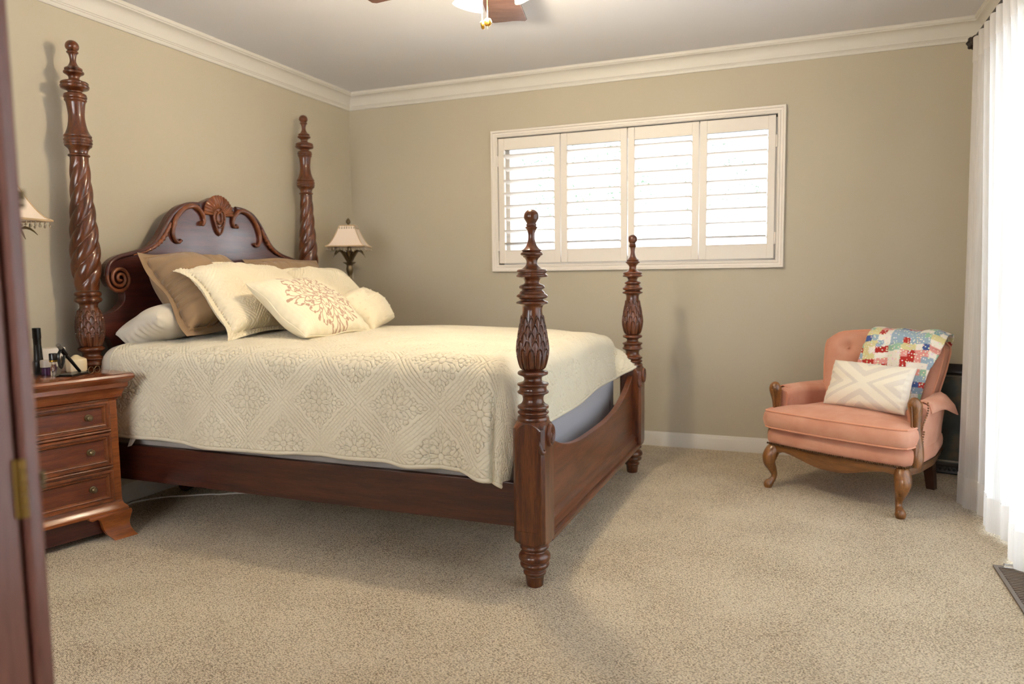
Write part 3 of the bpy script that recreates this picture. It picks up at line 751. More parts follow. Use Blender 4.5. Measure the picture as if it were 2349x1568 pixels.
def shamH(px, py, ox=0, oy=0):
    return lambda X, Y, s, t: np.where(np.maximum(np.abs(s), np.abs(t)) > .93, np.abs(np.sin(X*330)+np.sin(Y*330))*.4, stitch(X/px+ox, Y/py+oy))
def seamH(X, Y, s, t):      # pleats gathered from a flange seam
    e = np.maximum(np.abs(s), np.abs(t))
    gath = np.abs(np.sin(Y*75+3*np.sin(Y*18)))*np.clip((np.abs(s)-.45)*2, 0, 1)*(e < .88)*.9
    gath += np.abs(np.sin(X*60+2*np.sin(X*14)))*np.clip((np.abs(t)-.45)*2, 0, 1)*(e < .88)*.6
    return gath-1.2*np.exp(-((e-.885)/.018)**2)
pillow('bed_pillow', (.17,-2.215,.85), (.17,-1.60,.85), (.43,-2.215,.945), .17, M['sheet'], 'white sleeping pillow lying against the headboard under the near brown sham', 'pillow', wr=.008, seed=5, k=4, conc=.01)
pillow('pillow_sham', (.52,-2.14,.845), (.52,-1.56,.845), (.235,-2.175,1.225), .30, M['brown'], 'large taupe-brown pillow sham with gathered seam, nearest the left headpost', 'pillow', 'taupe-brown pillow shams', flange=.045, res=(150,120), hf=seamH, amp=.014, conc=.07, wr=.010, seed=1, k=2.8, puff=.42, arch=.035)
pillow('pillow_sham', (.42,-1.44,.845), (.42,-.78,.845), (.235,-1.44,1.215), .17, M['brown'], 'taupe-brown pillow sham peeking out below the far headpost', 'pillow', 'taupe-brown pillow shams', flange=.03, res=(90,80), hf=seamH, amp=.006, conc=.04, wr=.006, seed=2, k=3, puff=.42, arch=.02)
pillow('pillow_sham', (.735,-2.09,.84), (.735,-1.36,.84), (.44,-2.10,1.175), .20, M['sham'], 'cream quilted sham in front of the near brown sham, pointed corner up', 'pillow', 'cream quilted pillow shams', flange=.03, res=(230,170), hf=shamH(.34,.34,.1,.0), amp=.0045, conc=.08, wr=.006, seed=3, k=2.8, corner=-.03, puff=.44, arch=.035)
pillow('pillow_sham', (.70,-1.33,.84), (.66,-.74,.84), (.40,-1.29,1.155), .20, M['sham'], 'cream quilted sham behind the tufted cushion, in front of the far brown sham', 'pillow', 'cream quilted pillow shams', flange=.03, res=(200,150), hf=shamH(.34,.34,.3,.2), amp=.0045, conc=.03, wr=.006, seed=4, k=3.2, puff=.44, arch=.02)
# embroidered medallion
emb = [c2((.03,0),(.12,.004),(.22,0)), c2((.10,0),(.155,.025),(.20,.06),(.19,.085),(.165,.075)), c2((.22,0),(.28,.025),(.335,.075),(.33,.115),(.30,.118),(.292,.098)),
       c2((.29,.03),(.37,.018),(.44,.045),(.465,.095),(.44,.13),(.41,.118)), c2((.20,.0),(.245,.055),(.25,.09)), c2((.335,.075),(.375,.10),(.38,.145)), c2((.37,.018),(.43,.0),(.50,.004)), c2((.05,.0),(.075,.022),(.09,.018))]
blobs = [(.168,.076,.013),(.295,.10,.015),(.412,.12,.014),(.475,.0,.016),(.50,.006,.012),(.252,.098,.014),(.38,.15,.014),(.46,.07,.012),(.335,.09,.010),(.34,.0,.010),(.205,.062,.009)]
def emb_col(X, Y, s, t):
    r = np.hypot(X, Y)/.42; th = np.arctan2(Y, X); sec = PI/4
    f = np.abs((th+PI/8) % sec - sec/2)
    fx, fy = r*np.cos(f), r*np.sin(f)
    D = polydist(fx, fy, emb)
    for bx_, by_, br_ in blobs: D = np.minimum(D, np.hypot((fx-bx_)*.62, fy-by_)-br_+.004)
    wdt = .0042+.0030*np.abs(np.sin(fx*32)*np.sin(fy*25+1))
    k = np.clip((wdt-D)/.004+.5, 0, 1)*(r < .56)
    c0, c1 = np.array(srgb(234,224,196)), np.array(srgb(182,148,126))
    stripe = (.985+.015*np.sin(X*420))[..., None]
    out = c0*stripe*(1-k[..., None])+c1*k[..., None]; out[..., 3] = 1
    return out
pillow('throw_pillow', (1.06,-1.99,.835), (1.07,-1.46,.835), (.74,-1.93,1.085), .17, M['embroid'], 'cream cushion embroidered with a taupe scroll medallion, frontmost on the bed', 'cushion', res=(330,270), cf=emb_col, conc=.05, wr=.006, seed=6, k=3, piping=M['sham'])
def tuft(X, Y, s, t):
    h = np.zeros_like(X); band = np.abs(X+.02) < .045
    h = np.where(band, .9*np.abs(np.sin(X*330)*np.sin(Y*330)), 0)
    d = ((X/.045+.5*(np.floor(Y/.045) % 2)) % 1-.5)**2+((Y/.045) % 1-.5)**2
    return h+np.where(band, 0, 1.3*np.exp(-d*120))
pillow('throw_pillow', (1.03,-1.37,.83), (.91,-.955,.872), (.81,-1.31,1.01), .16, M['sham'], 'small cream tufted cushion with a woven band, leaning at the right of the row', 'cushion', res=(150,120), hf=tuft, amp=.004, conc=.03, wr=.004, seed=8, k=3)

# ------------------------------------------------------------------ nightstands
def nightstand(label, loc, rz):
    t = thing('nightstand', label, 'nightstand', loc, rz, 'bedside nightstands')
    Wn, D = .50, .30                        # local: front face x=0, width along -y from 0, depth -x
    # stepped, slightly flared carcass: profile swept round three sides
    def ringsweep(prof, m, name, x0=-D, back=True, par=t):
        g = G(); P = []
        for d, z in prof:
            P.append([(x0, .0+d, z), (d, d, z), (d, -Wn-d, z), (x0, -Wn-d, z)])
        g.grid(P)
        n = len(prof); 
        g.f.append((0,1,2,3)); g.f.append(tuple((n-1)*4+k for k in (3,2,1,0))); g.mi += [0,0]
        for i in range(n-1): g.f.append((i*4+3, i*4, (i+1)*4, (i+1)*4+3)); g.mi.append(0)
        return obj(name, g, m, par, smooth=30)
    body = ringsweep([(.0,.12),(.0,.602)], M['wood_stand'], 'body')
    ringsweep([(.018,.116),(.018,.128),(.013,.136),(.005,.144),(.0,.162)], M['wood_stand'], 'base_moulding', par=body)
    ringsweep([(.0,.598),(.004,.600),(.006,.606),(.016,.612),(.020,.630),(.026,.645),(.036,.655),(.036,.672),(.040,.678),(.048,.684),(.056,.692),(.058,.700),(.054,.709),(.046,.713)], M['wood_top'], 'top')
    # bracket feet cut from a flared skirt
    fl = lambda z: .018+.022*max(0, (.06-z)/.06)**2+.010*max(0, 1-abs(z-.11)/.04)
    for s0, s1, sg in ((0, 1, 1), (1, 0, -1)):
        g = G(); P = []
        out = [(0,.145),(.075+.05,.145),(.150,.143),(.148,.128),(.136,.122),(.120,.128),(.108,.122),(.098,.100),(.090,.060),(.078,.030),(.062,.012),(.0585,0),(0,0)]
        # columns from the corner towards the middle
        cols = [0,.03,.058,.062,.07,.078,.086,.092,.100,.108,.118,.128,.138,.150]
        lowz = np.interp(cols, [0,.058,.062,.070,.080,.090,.100,.110,.122,.136,.150], [0,0,.010,.020,.034,.060,.104,.124,.130,.122,.132])
        F, B = [], []
        for y_, lz_ in zip(cols, lowz*.82):
            zs = np.linspace(lz_, .120, 10)
            yy = (-y_ if sg > 0 else -Wn+y_)
            cor = 1 if y_ == 0 else 0
            F.append([(fl(z), yy+(sg*fl(z) if cor else 0), z) for z in zs]); B.append([(fl(z)-.022, yy, z) for z in zs])
        g.grid(F); g.grid(B)
        for r in (0, -1): g.grid([[f[r] for f in F], [b[r] for b in B]])
        g.grid([F[-1], B[-1]])
        # return along the side
        F2 = [[(fl(z) if x == 0 else x, (fl(z) if sg > 0 else -Wn-fl(z)), z) for z in np.linspace(0, .120, 10)] for x in (0, -.09, -.12)]
        F2[0] = F[0]; g.grid(F2)
        obj('foot', g, M['wood_stand'], t, smooth=40)
    for xx, nm in ((-D+.01, 'back'),):
        obj('rear_foot', G().box(-D, -D+.06, -.06, 0, 0, .15), M['wood_stand'], t, smooth=0); obj('rear_foot', G().box(-D, -D+.06, -Wn, -Wn+.06, 0, .15), M['wood_stand'], t, smooth=0)
    obj('skirt', G().box(-.04, -.018, -Wn+.06, -.06, .03, .125), M['wood_dark'], t, smooth=0)
    for k, (z0, z1) in enumerate(((.165,.302),(.322,.463),(.478,.600))):
        y0, y1 = -Wn+.036, -.036
        d = obj('drawer', G().box(-.01, .004, y0+.022, y1-.022, z0+.022, z1-.022), M['wood_drawer'], t, smooth=0)
        pr = [(0,.0),(0,.014),(.004,.019),(.010,.019),(.013,.012),(.017,.012),(.020,.016),(.024,.014),(.028,.006),(.030,.0)]
        g = G(); P = []
        for cy, cz, sy, sz in ((y0,z0,1,1),(y1,z0,-1,1),(y1,z1,-1,-1),(y0,z1,1,-1)):
            P.append([(h, cy+sy*o, cz+sz*o) for o, h in pr])
        g.grid(P, closeu=True); obj('frame_moulding', g, M['wood_trim'], d, smooth=30)
        for yk in (y1-.085, y0+.085):
            g = G().lathe([(.001,.026),(.006,.0258),(.008,.0235),(.0095,.024),(.0125,.021),(.0130,.018),(.011,.014),(.006,.011),(.006,.006),(.013,.004),(.014,0)], 24)
            g.xf(Matrix.Translation((.004, yk, (z0+z1)/2+.0)) @ Matrix.Rotation(PI/2, 4, 'Y')); obj('knob', g, M['pewter'], d)
        if k > 0:
            g = G(); P = []
            g.tube([(.010, y0+.0, z0-.0065), (.010, y1-.0, z0-.0065)], .0065, 10); obj('bead_moulding', g, M['wood_trim'], t)
    return t
NS = nightstand('cherry nightstand with three drawers, crowded with small items, left of the bed', (.398, -2.422, 0), -.24)
nightstand('matching cherry nightstand in the corner beyond the bed, under the table lamp', (.42, -.10, 0), 0)

# ------------------------------------------------------------------ table lamps
def lamp(label, loc, rz, sc=1):
    t = thing('table_lamp', label, 'lamp', loc, rz, 'pineapple table lamps with beaded shades'); t.scale = (sc,)*3
    prof = catmull([(.065,0),(.067,.012),(.058,.022),(.040,.030),(.030,.045),(.034,.06),(.028,.075),(.024,.10),(.045,.15),(.062,.21),(.064,.27),(.050,.33),(.030,.365),(.020,.385)], 3)
    sc_f = scales_fn(.11, .36, [.3,.45,.6,.75,.9], 10, .18)
    obj('base', G().lathe(prof[:22], 40), M['pewter'], t)
    pr = [(np.interp(z, [.10,.15,.21,.27,.33,.365,.385], [.024,.045,.062,.064,.050,.030,.020]), z) for z in np.linspace(.10,.385,60)]
    obj('pineapple_body', G().lathe(pr, 100, rf=sc_f), M['pewter'], t, smooth=60)
    obj('cup', G().lathe(catmull([(.013,.375),(.014,.41),(.020,.43),(.024,.455),(.020,.475),(.026,.487),(.040,.497),(.038,.500),(.018,.492),(.010,.49)], 3), 32, rf=lambda a, z: 1+.10*max(0,(z-.48)/.02)*math.cos(7*a)), M['pewter'], t)
    def leaf(ang, tip, rise, curl, wd):
        P = []
        for i in range(11):
            s = i/10; r = .010+tip*s; z = .49+rise*math.sin(min(1, s*1.0)*PI*curl)
            w = wd*math.sin(PI*min(1, .12+.88*s))**.8*(1 if i < 10 else .05)
            row = []
            for q in (-1, -.5, 0, .5, 1):
                row.append((r*math.cos(ang)-q*w*math.sin(ang), r*math.sin(ang)+q*w*math.cos(ang), z+abs(q)*w*.5))
            P.append(row)
        return P
    for k in range(8):
        a = k*PI/4+.2
        g = G().grid(leaf(a, .125 if k % 2 else .098, .085, .74 if k % 2 else .84, .018))
        o = obj('leaf', g, M['pewter'], t, smooth=180); o.modifiers.new('thick', 'SOLIDIFY').thickness = .002
    for k in range(5):
        a = k*2*PI/5; g = G().grid(leaf(a, .045, .085, .5, .012))
        o = obj('leaf', g, M['pewter'], t, smooth=180); o.modifiers.new('thick', 'SOLIDIFY').thickness = .002
    obj('pole', G().lathe([(.009,.48),(.009,.56),(.014,.565),(.014,.60),(.006,.61),(.003,.75)], 16), M['pewter'], t)
    # square bell shade with concave sides
    z0, z1 = .605, .745
    P = []
    for i in range(13):
        s = i/12; h = .128-(.128-.050)*(s**.62); z = z0+(z1-z0)*s
        row = []
        for (ax, ay), (bx, by) in (((1,-1),(1,1)),((1,1),(-1,1)),((-1,1),(-1,-1)),((-1,-1),(1,-1))):
            for j in range(8):
                u = j/8; bow = 1-.04*math.sin(PI*u); row.append(((ax+(bx-ax)*u)*h*bow, (ay+(by-ay)*u)*h*bow, z))
        P.append(row)
    shd = obj('shade', G().grid(P, closev=True), M['shade'], t, smooth=30); shd.modifiers.new('thick', 'SOLIDIFY').thickness = .002
    obj('braid', G().tube([P[0][k] for k in range(32)], .0045, 6, closed=True).tube([P[-1][k] for k in range(32)], .0035, 6, closed=True), M['shade_trim'], shd)
    g = G()
    for k in (0, 8, 16, 24): g.tube([P[i][k] for i in range(13)], .0028, 6)
    obj('corner_braid', g, M['shade_trim'], shd)
    g = G()
    for side in range(4):
        for j in range(12):
            u = (j+.5)/12*8; a, b = P[0][(side*8+int(u)) % 32], P[0][(side*8+int(u)+1) % 32]; f = u-int(u)
            x, y = a[0]+(b[0]-a[0])*f, a[1]+(b[1]-a[1])*f
            ln = .012+.004*(j % 2)
            g.tube([(x,y,z0-.003),(x,y,z0-.003-ln)], .0009, 4); g.ball((x,y,z0-.006-ln), .0042, 5, (1,1,1.5)); g.ball((x,y,z0-.010), .0028, 4)
    fr = obj('bead_fringe', g, M['bead'], shd)
    g = G()
    for side in range(4):
        for j in range(7):
            u = (j+.5)/7*8; a, b = P[-1][(side*8+int(u)) % 32], P[-1][(side*8+int(u)+1) % 32]; f = u-int(u)
            x, y = (a[0]+(b[0]-a[0])*f)*1.08, (a[1]+(b[1]-a[1])*f)*1.08
            g.tube([(x,y,z1),(x*1.05,y*1.05,z1-.016)], .0009, 4); g.ball((x*1.05,y*1.05,z1-.018), .0035, 5, (1,1,1.4))
    obj('top_fringe', g, M['bead'], shd)
    obj('finial', G().lathe(catmull([(.004,.745),(.009,.750),(.007,.757),(.014,.764),(.016,.774),(.011,.786),(.003,.795),(.001,.797)], 3), 16), M['pewter'], t)
    return t
lamp('table lamp with beaded cream shade in the far corner beyond the bed', (.262,-.44,.713), .38)
lamp('table lamp with beaded cream shade on the near nightstand, half hidden by the armoire', (.185,-2.735,.713), .2, 1.055)

# ------------------------------------------------------------------ armchair (local: x right seen from the front, y to the back)
CH_ROT = -.5077; CX = 3.266+.02*math.cos(CH_ROT); CY = -.882+.02*math.sin(CH_ROT)
chair = thing('armchair', 'rose pink velvet armchair with carved walnut frame and nailhead trim, in the right corner', 'armchair', (CX, CY, 0), CH_ROT)
def plan(y):     # half width of the chair body at depth y
    return float(np.interp(y, [-.02, .0, .08, .30, .50, .56], [.300, .325, .352, .335, .285, .27]))
def seatring(y0, y1, z, grow=0, bow=.022, n=16):
    pts = []
    for i in range(n+1):           # front edge, slightly bowed
        s = -1+2*i/n; hw = plan(0)+grow
        rr = 1-max(0, abs(s)-.9)/.1*.0
        pts.append((s*hw, y0-bow*(1-s*s)-grow, z))
    for y in np.linspace(y0+.05, y1, 10): pts.append((plan(y)+grow, y, z))
    for i in range(1, 6): pts.append((plan(y1)*(1-2*i/6), y1+grow, z))
    for y in np.linspace(y1, y0+.05, 10): pts.append((-plan(y)-grow, y, z))
    return pts
def ringsolid(levels, y0, y1):
    g = G(); P = [seatring(y0, y1, z, gr) for z, gr in levels]; g.grid(P, closev=True); n = len(P[0])
    g.f.append(tuple(range(n))); g.f.append(tuple((len(P)-1)*n+k for k in range(n))[::-1]); g.mi += [0,0]; return g
# wooden seat rail with scalloped lower edge
g = G(); ring = seatring(0, .55, 0, .004); n = len(ring); T_, B_ = [], []
for i, (x, y, z) in enumerate(ring):
    front = i <= 16
    lo = .190
    if front:
        s = abs(x)/.325; lo = float(np.interp(s, [0,.12,.3,.5,.68,.82,.92,1], [.150,.151,.160,.178,.193,.197,.186,.170]))
    T_.append((x, y, .226)); B_.append((x, y, lo))
Mid = [(t[0]*1.012, t[1]-(.004 if i <= 16 else 0), .62*t[2]+.38*b[2]) for i, (t, b) in enumerate(zip(T_, B_))]
g.grid([T_, Mid, B_, [(x*.93, y+.02 if y < .3 else y-.02, z) for x, y, z in B_]], closev=True)
obj('seat_rail', g, M['wood_rail'], chair, smooth=60)
g = ringsolid([(.226,.0),(.232,.008),(.250,.014),(.275,.015),(.298,.010),(.312,-.004),(.318,-.03)], 0, .53); obj('seat_base', g, M['velvet'], chair, smooth=180)
g = G(); ring = seatring(0, .50, .231, .014)
cum = 0; last = None; k = 0
dens = []
for a, b in zip(ring[:27], ring[1:28]):
    L = math.dist(a, b); m_ = max(1, int(L/.0105))
    for j in range(m_): dens.append(tuple(a[q]+(b[q]-a[q])*j/m_ for q in range(3)))
for p in dens: g.ball(p, .0052, 6)
obj('nailhead_trim', g, mat('nailhead bronze', srgb(92,66,44), .35, .85), chair)
# seat cushion: boxed, crowned, piped
def cushion_ring(z, gr, yb=.40):
    pts = []
    for i in range(17):
        s = -1+2*i/16; a = abs(s)
        rx = (.350+gr)*s if a < .97 else math.copysign(.350+gr-.006, s)
        pts.append((rx, -.035-gr-.020*(1-s*s)+(.014 if a > .97 else 0), z))
    for y in np.linspace(.02, .085, 4): pts.append((.352+gr, y, z))
    for y in np.linspace(.10, yb, 8): pts.append((.305+gr-.05*(y-.1)/.3, y, z))
    for i in range(1, 8): pts.append(((.255+gr)*(1-2*i/8), yb+gr, z))
    for y in np.linspace(yb, .10, 8): pts.append((-.305-gr+.05*(y-.1)/.3, y, z))
    for y in np.linspace(.085, .02, 4): pts.append((-.352-gr, y, z))
    return pts
def crown(pts, f, dz):
    cx_, cy_ = 0, .17
    return [(cx_+(x-cx_)*f, cy_+(y-cy_)*f, z+dz) for x, y, z in pts]
g = G(); zb_, zt_ = .318, .402
P = [crown(cushion_ring(zb_, -.004), .5, -.004), crown(cushion_ring(zb_, -.004), .9, -.002), cushion_ring(zb_, 0), cushion_ring(zb_+.012, .008), cushion_ring((zb_+zt_)/2, .013), cushion_ring(zt_-.012, .008), cushion_ring(zt_, 0)]
for f, dz in ((.94,.008),(.85,.016),(.7,.025),(.5,.031),(.3,.034),(.1,.035)): P.append(crown(cushion_ring(zt_, 0), f, dz))
g.grid(P, closev=True); n = len(P[0]); g.f.append(tuple(range(n))); g.f.append(tuple((len(P)-1)*n+k for k in range(n))[::-1]); g.mi += [0,0]
sc_ = obj('seat_cushion', g, M['velvet'], chair, smooth=180)
for z in (zb_, zt_): obj('piping', G().tube([(x, y, z+.001) for x, y, z in cushion_ring(z, .002)], .0045, 8, closed=True), M['piping'], sc_)
# cabriole front legs
for sx in (-1, 1):
    pts = [(sx*.312, .018, .215), (sx*.322, .004, .190), (sx*.330, -.008, .160), (sx*.328, -.012, .130), (sx*.318, -.002, .098), (sx*.310, .004, .070), (sx*.312, .0, .048), (sx*.320, -.010, .032), (sx*.328, -.018, .018), (sx*.328, -.018, .0)]
    r = [.030, .036, .036, .030, .022, .016, .0145, .019, .024, .019]
    pc = catmull(pts, 5); rc = [v[0] for v in catmull([(q,) for q in r], 5)]
    obj('leg', G().tube(pc, rc, 16, flat=(1,0,0)), M['wood_chair'], chair, smooth=60)
    # straight raked rear legs
    g = G(); P = []
    for z, hx, yy in ((.22,.024,.50),(.10,.022,.535),(.0,.019,.565)):
        x = sx*(.235-.0*z); P.append([(x-hx,yy-hx,z),(x+hx,yy-hx,z),(x+hx,yy+hx,z),(x-hx,yy+hx,z)])
    g.grid(P, closev=True); g.f += [(0,1,2,3),(11,10,9,8)]; g.mi += [0,0]
    obj('rear_leg', g, mat('dark walnut', srgb(66,38,24), .45), chair, smooth=30)
    # arms: padded panel, carved support, overhanging arm cover
    g = G(); P = []
    for y in np.linspace(.095, .50, 14):
        hw = plan(y); ht = float(np.interp(y, [.085,.12,.2,.35,.5], [.490,.500,.506,.500,.49])); th = .062
        o_ = hw+.006; flare = .014
        row = [(o_-.012, .225),(o_, .24),(o_+.004, .34),(o_+flare, .44),(o_+flare+.012, ht-.03),(o_+flare+.004, ht-.006),(o_-.02, ht+.006),(o_-th+.006, ht-.004),(o_-th-.004, ht-.03),(o_-th+.002, .44),(o_-th+.004, .32),(o_-th+.004,.25)]
        P.append([(sx*a, y, z) for a, z in row])
    g.grid(P, closev=True); m_ = 12
    g.f.append(tuple(range(m_))); g.f.append(tuple((len(P)-1)*m_+k for k in range(m_))[::-1]); g.mi += [0,0]
    arm = obj('arm', g, M['velvet'], chair, smooth=60)
    pts = [(sx*.350,.060,.225),(sx*.356,.064,.26),(sx*.354,.070,.31),(sx*.348,.074,.36),(sx*.344,.074,.41),(sx*.344,.070,.45),(sx*.344,.062,.485),(sx*.343,.056,.508),(sx*.341,.060,.522),(sx*.340,.072,.529)]
    r = [.024,.028,.026,.022,.021,.024,.029,.031,.026,.010]
    pc = catmull(pts, 5); rc = [v[0] for v in catmull([(q,) for q in r], 5)]
    g = G().tube(pc, rc, 14, flat=(0,1,0))
    obj('arm_support', g, M['wood_chair'], chair, smooth=60)
    obj('arm_support_flute', G().tube(catmull([(sx*.345,.047,.28),(sx*.338,.044,.38),(sx*.339,.034,.46),(sx*.341,.020,.505)],4), .0045, 8), M['wood_chair'], chair)
    g = G()
    for i in range(26):
        s = i/25; z = .240+.275*s; xo = .353+.010*s+.010*math.sin(s*9)*(s > .55)
        g.ball((sx*(xo+.012), .092+.004*math.sin(s*14)+.016*max(0, s-.6), z), .0045, 6)
    obj('nailhead_trim', g, M['wood_chair'], arm)
    # arm cover cloth
    g = G(); P = []
    for y in np.linspace(.135, .47, 12):
        hw = plan(y); o_ = hw+.02; zt2 = .514; e = .010*math.sin(y*18)
        dropo = .050+.05*max(0, (y-.3)/.17); out_ = .020+.045*max(0, (y-.25)/.22)
        row = [(o_+out_, zt2-dropo),(o_+out_*.75, zt2-dropo*.55),(o_+.008, zt2-.010),(o_-.018, zt2+.003),(o_-.045, zt2-.003),(o_-.068, zt2-.022),(o_-.073, zt2-.05),(o_-.073, zt2-.075)]
        P.append([(sx*a, y, z) for a, z in row])
    g.grid(P); cv = obj('arm_cover', g, M['velvet'], chair, smooth=180); cv.modifiers.new('thick','SOLIDIFY').thickness = .006
# back: padded, tufted, rounded at the top
def backface(u, v):      # u -1..1 across, v 0..1 up  -> (x, y, z) of the front surface
    hw = np.interp(v, [0,.25,.6,.85,.95,1], [.255,.270,.290,.298,.290,.262])
    z = .395+(.775-.395)*v+.018*(1-u*u)*v-.020*np.clip((abs(u)-.8)/.2, 0, 1)**2*v
    y = .395+.10*v+(.055)*(1-u*u)*.9-0.0
    return hw*u, y, z
g = G(); nu, nv = 40, 30; P = []
tufts = [(-.6,.78),(0,.80),(.6,.78),(-.3,.55),(.3,.55)]
for i in range(nu+1):
    u = -1+2*i/nu; row = []
    for j in range(nv+1):
        v = j/nv; x, y, z = backface(u, v)
        e = max(0, 1-abs(u)**6)*max(0, 1-abs(v*2-1)**8)
        y -= .040*e**.6
        for a, b in tufts:
            d2 = ((u-a)*.29)**2+((v-b)*.38)**2; y += .028*math.exp(-d2/.0009)+.010*math.exp(-d2/.006)
        row.append((x, y, z))
    P.append(row)
Bk = [[(x*.97, y+.120 if 0 < i < nu else y+.115, z-.006) for (x, y, z) in [ (lambda q: (q[0], q[1]-.0, q[2]))(backface(-1+2*i/nu, j/nv)) for j in range(nv+1)]] for i in range(nu+1)]
Bk = [[(x, .395+.10*(j/nv)+.115+.01*(j/nv), z) for j, (x, y, z) in enumerate(r)] for r in Bk]
g.grid(P); g.grid(Bk)
g.grid([P[0], Bk[0]]); g.grid([P[-1], Bk[-1]])
g.grid([[p[-1] for p in P], [p[-1] for p in Bk]]); g.grid([[p[0] for p in P], [p[0] for p in Bk]])
bk = obj('backrest', g, M['velvet'], chair, smooth=70)
for o_ in (0, 0):
    pass
rim = [P[0][j] for j in range(0, nv+1, 2)]+[P[i][-1] for i in range(2, nu-1, 2)]+[P[-1][j] for j in range(nv, -1, -2)]
obj('piping', G().tube([(x*1.005, y+.002, z+.002) for x, y, z in rim], .0045, 8), M['piping'], bk)
for a, b in tufts:
    x, y, z = backface(a, b); obj('button', G().ball((x, y-.014, z), .008, 8), M['velvet'], bk)
g = G(); P = []
for y_, gr in ((0,0),(.075,.006),(.078,.0)):
    P.append(1)
rim2 = [(x*1.01, y+.075, z+.001) for x, y, z in rim]
obj('outer_piping', G().tube(rim2, .0045, 8), M['piping'], bk)

CHM = Matrix.Translation((CX, CY, 0)) @ Matrix.Rotation(CH_ROT, 4, 'Z')
def cw(p): return tuple(CHM @ Vector(p))
# chevron lumbar cushion on the seat
def chev(X, Y, s, t):
    v = np.abs(s)*1.0-np.abs(t)*1.0
    d = np.abs(X)*.62-np.abs(Y)
    k = (np.floor((d+.30)/.030) % 2)
    cross = np.abs(d) < .012
    k = np.where(cross, 1, k); blank = (np.abs(s) > .92)
    c0, c1 = np.array(srgb(222,213,200)), np.array(srgb(238,230,212))
    k = np.where(blank, .7, k)[..., None]
    out = c0*(1-k)+c1*k; out[..., 3] = 1
    return out
pillow('lumbar_cushion', cw((-.150,.185,.437)), cw((.262,.160,.432)), cw((-.085,.275,.655)), .125, M['chevron'], 'cream rectangular cushion with pale chevron stripes on the armchair seat', 'cushion', res=(130,90), cf=chev, conc=.05, wr=.0035, seed=9, k=2.8)
# patchwork throw draped over the chair back
prof = [(.372,.425),(.378,.50),(.392,.58),(.405,.66),(.418,.73),(.430,.775),(.450,.800),(.485,.812),(.53,.812),(.580,.806),(.622,.79),(.640,.75),(.645,.68),(.645,.60)]
pc = catmull(prof, 12); cumL = [0]
for a, b in zip(pc[:-1], pc[1:]): cumL.append(cumL[-1]+math.dist(a, b))
NL, NW = 170, 120; Lt = cumL[-1]
sy = np.interp(np.linspace(0, Lt, NL), cumL, [p[0] for p in pc]); sz = np.interp(np.linspace(0, Lt, NL), cumL, [p[1] for p in pc])
P = np.zeros((NW, NL, 3)); 
for i in range(NW):
    w = i/(NW-1)
    for j in range(NL):
        l = j/(NL-1); z = sz[j]
        xl = np.interp(z, [.42,.60,.80], [-.10,-.08,-.045]); xr = np.interp(z, [.42,.60,.78,.82], [.225,.262,.318,.322])
        if l > .5: xr = xr-.03*min(1, (l-.5)*4)
        x = xl+(xr-xl)*w
        bell = .050*(1-(x/.30)**2)
        ripple = .006*math.sin(x*48+l*5)+.004*math.sin(x*21+l*13)
        yy = sy[j]-(.0 if l > .5 else .006)+(-ripple if l < .42 else 0)
        yy += -.012*(1-(x/.3)**2)*0
        P[i, j] = (x, yy+(.028*(x/.30)**2 - .020 if l < .42 else 0)*(1 if l < .42 else 0), z+(ripple*.6 if .35 < l < .7 else 0)-(.022*max(0, (abs(x)-.22)/.1)**2 if l > .3 else 0))
CHS = np.array(CHM); 
Pw = P.reshape(-1, 3) @ CHS[:3, :3].T + CHS[:3, 3]
org = np.array(cw((.12,.5,.8)))
th_ = gridobj('throw_blanket', (Pw-org).reshape(NW, NL, 3), M['patch'], loc=tuple(org))
pal = [srgb(236,230,220)]*5+[srgb(176,48,42)]*4+[srgb(70,92,150)]*1+[srgb(150,172,190)]*3+[srgb(152,190,164)]*2+[srgb(214,204,150)]*2+[srgb(220,150,142)]*2+[srgb(120,160,168)]*1
rs = np.random.RandomState(21); cells = {}
def cellcol(a, b):
    # 2x1 and 1x2 bricks in a pinwheel layout
    k = (a+2*b) % 4
    key = (a//2, b, 0) if (a//2+b) % 2 == 0 else (a, b//2, 1)
    if key not in cells: cells[key] = (pal[rs.randint(len(pal))])
    return cells[key]
cols = np.zeros((NW, NL, 4)); cell = .031
for i in range(NW):
    for j in range(NL):
        x = P[i, j, 0]+.3; l = cumL[-1]*j/(NL-1)
        c = cellcol(int(x/cell), int((l+.02*math.sin(x*9))/cell)); white = c[0] > .75 and c[2] > .62
        cols[i, j] = (c[0], c[1], c[2], 1)
setcol(th_, cols.reshape(-1, 4)); 
tag(th_, 'patchwork quilt throw in red, blue, green and white florals over the armchair back', 'throw blanket')
th_.modifiers.new('thick', 'SOLIDIFY').thickness = .008; th_.modifiers['thick'].offset = 1

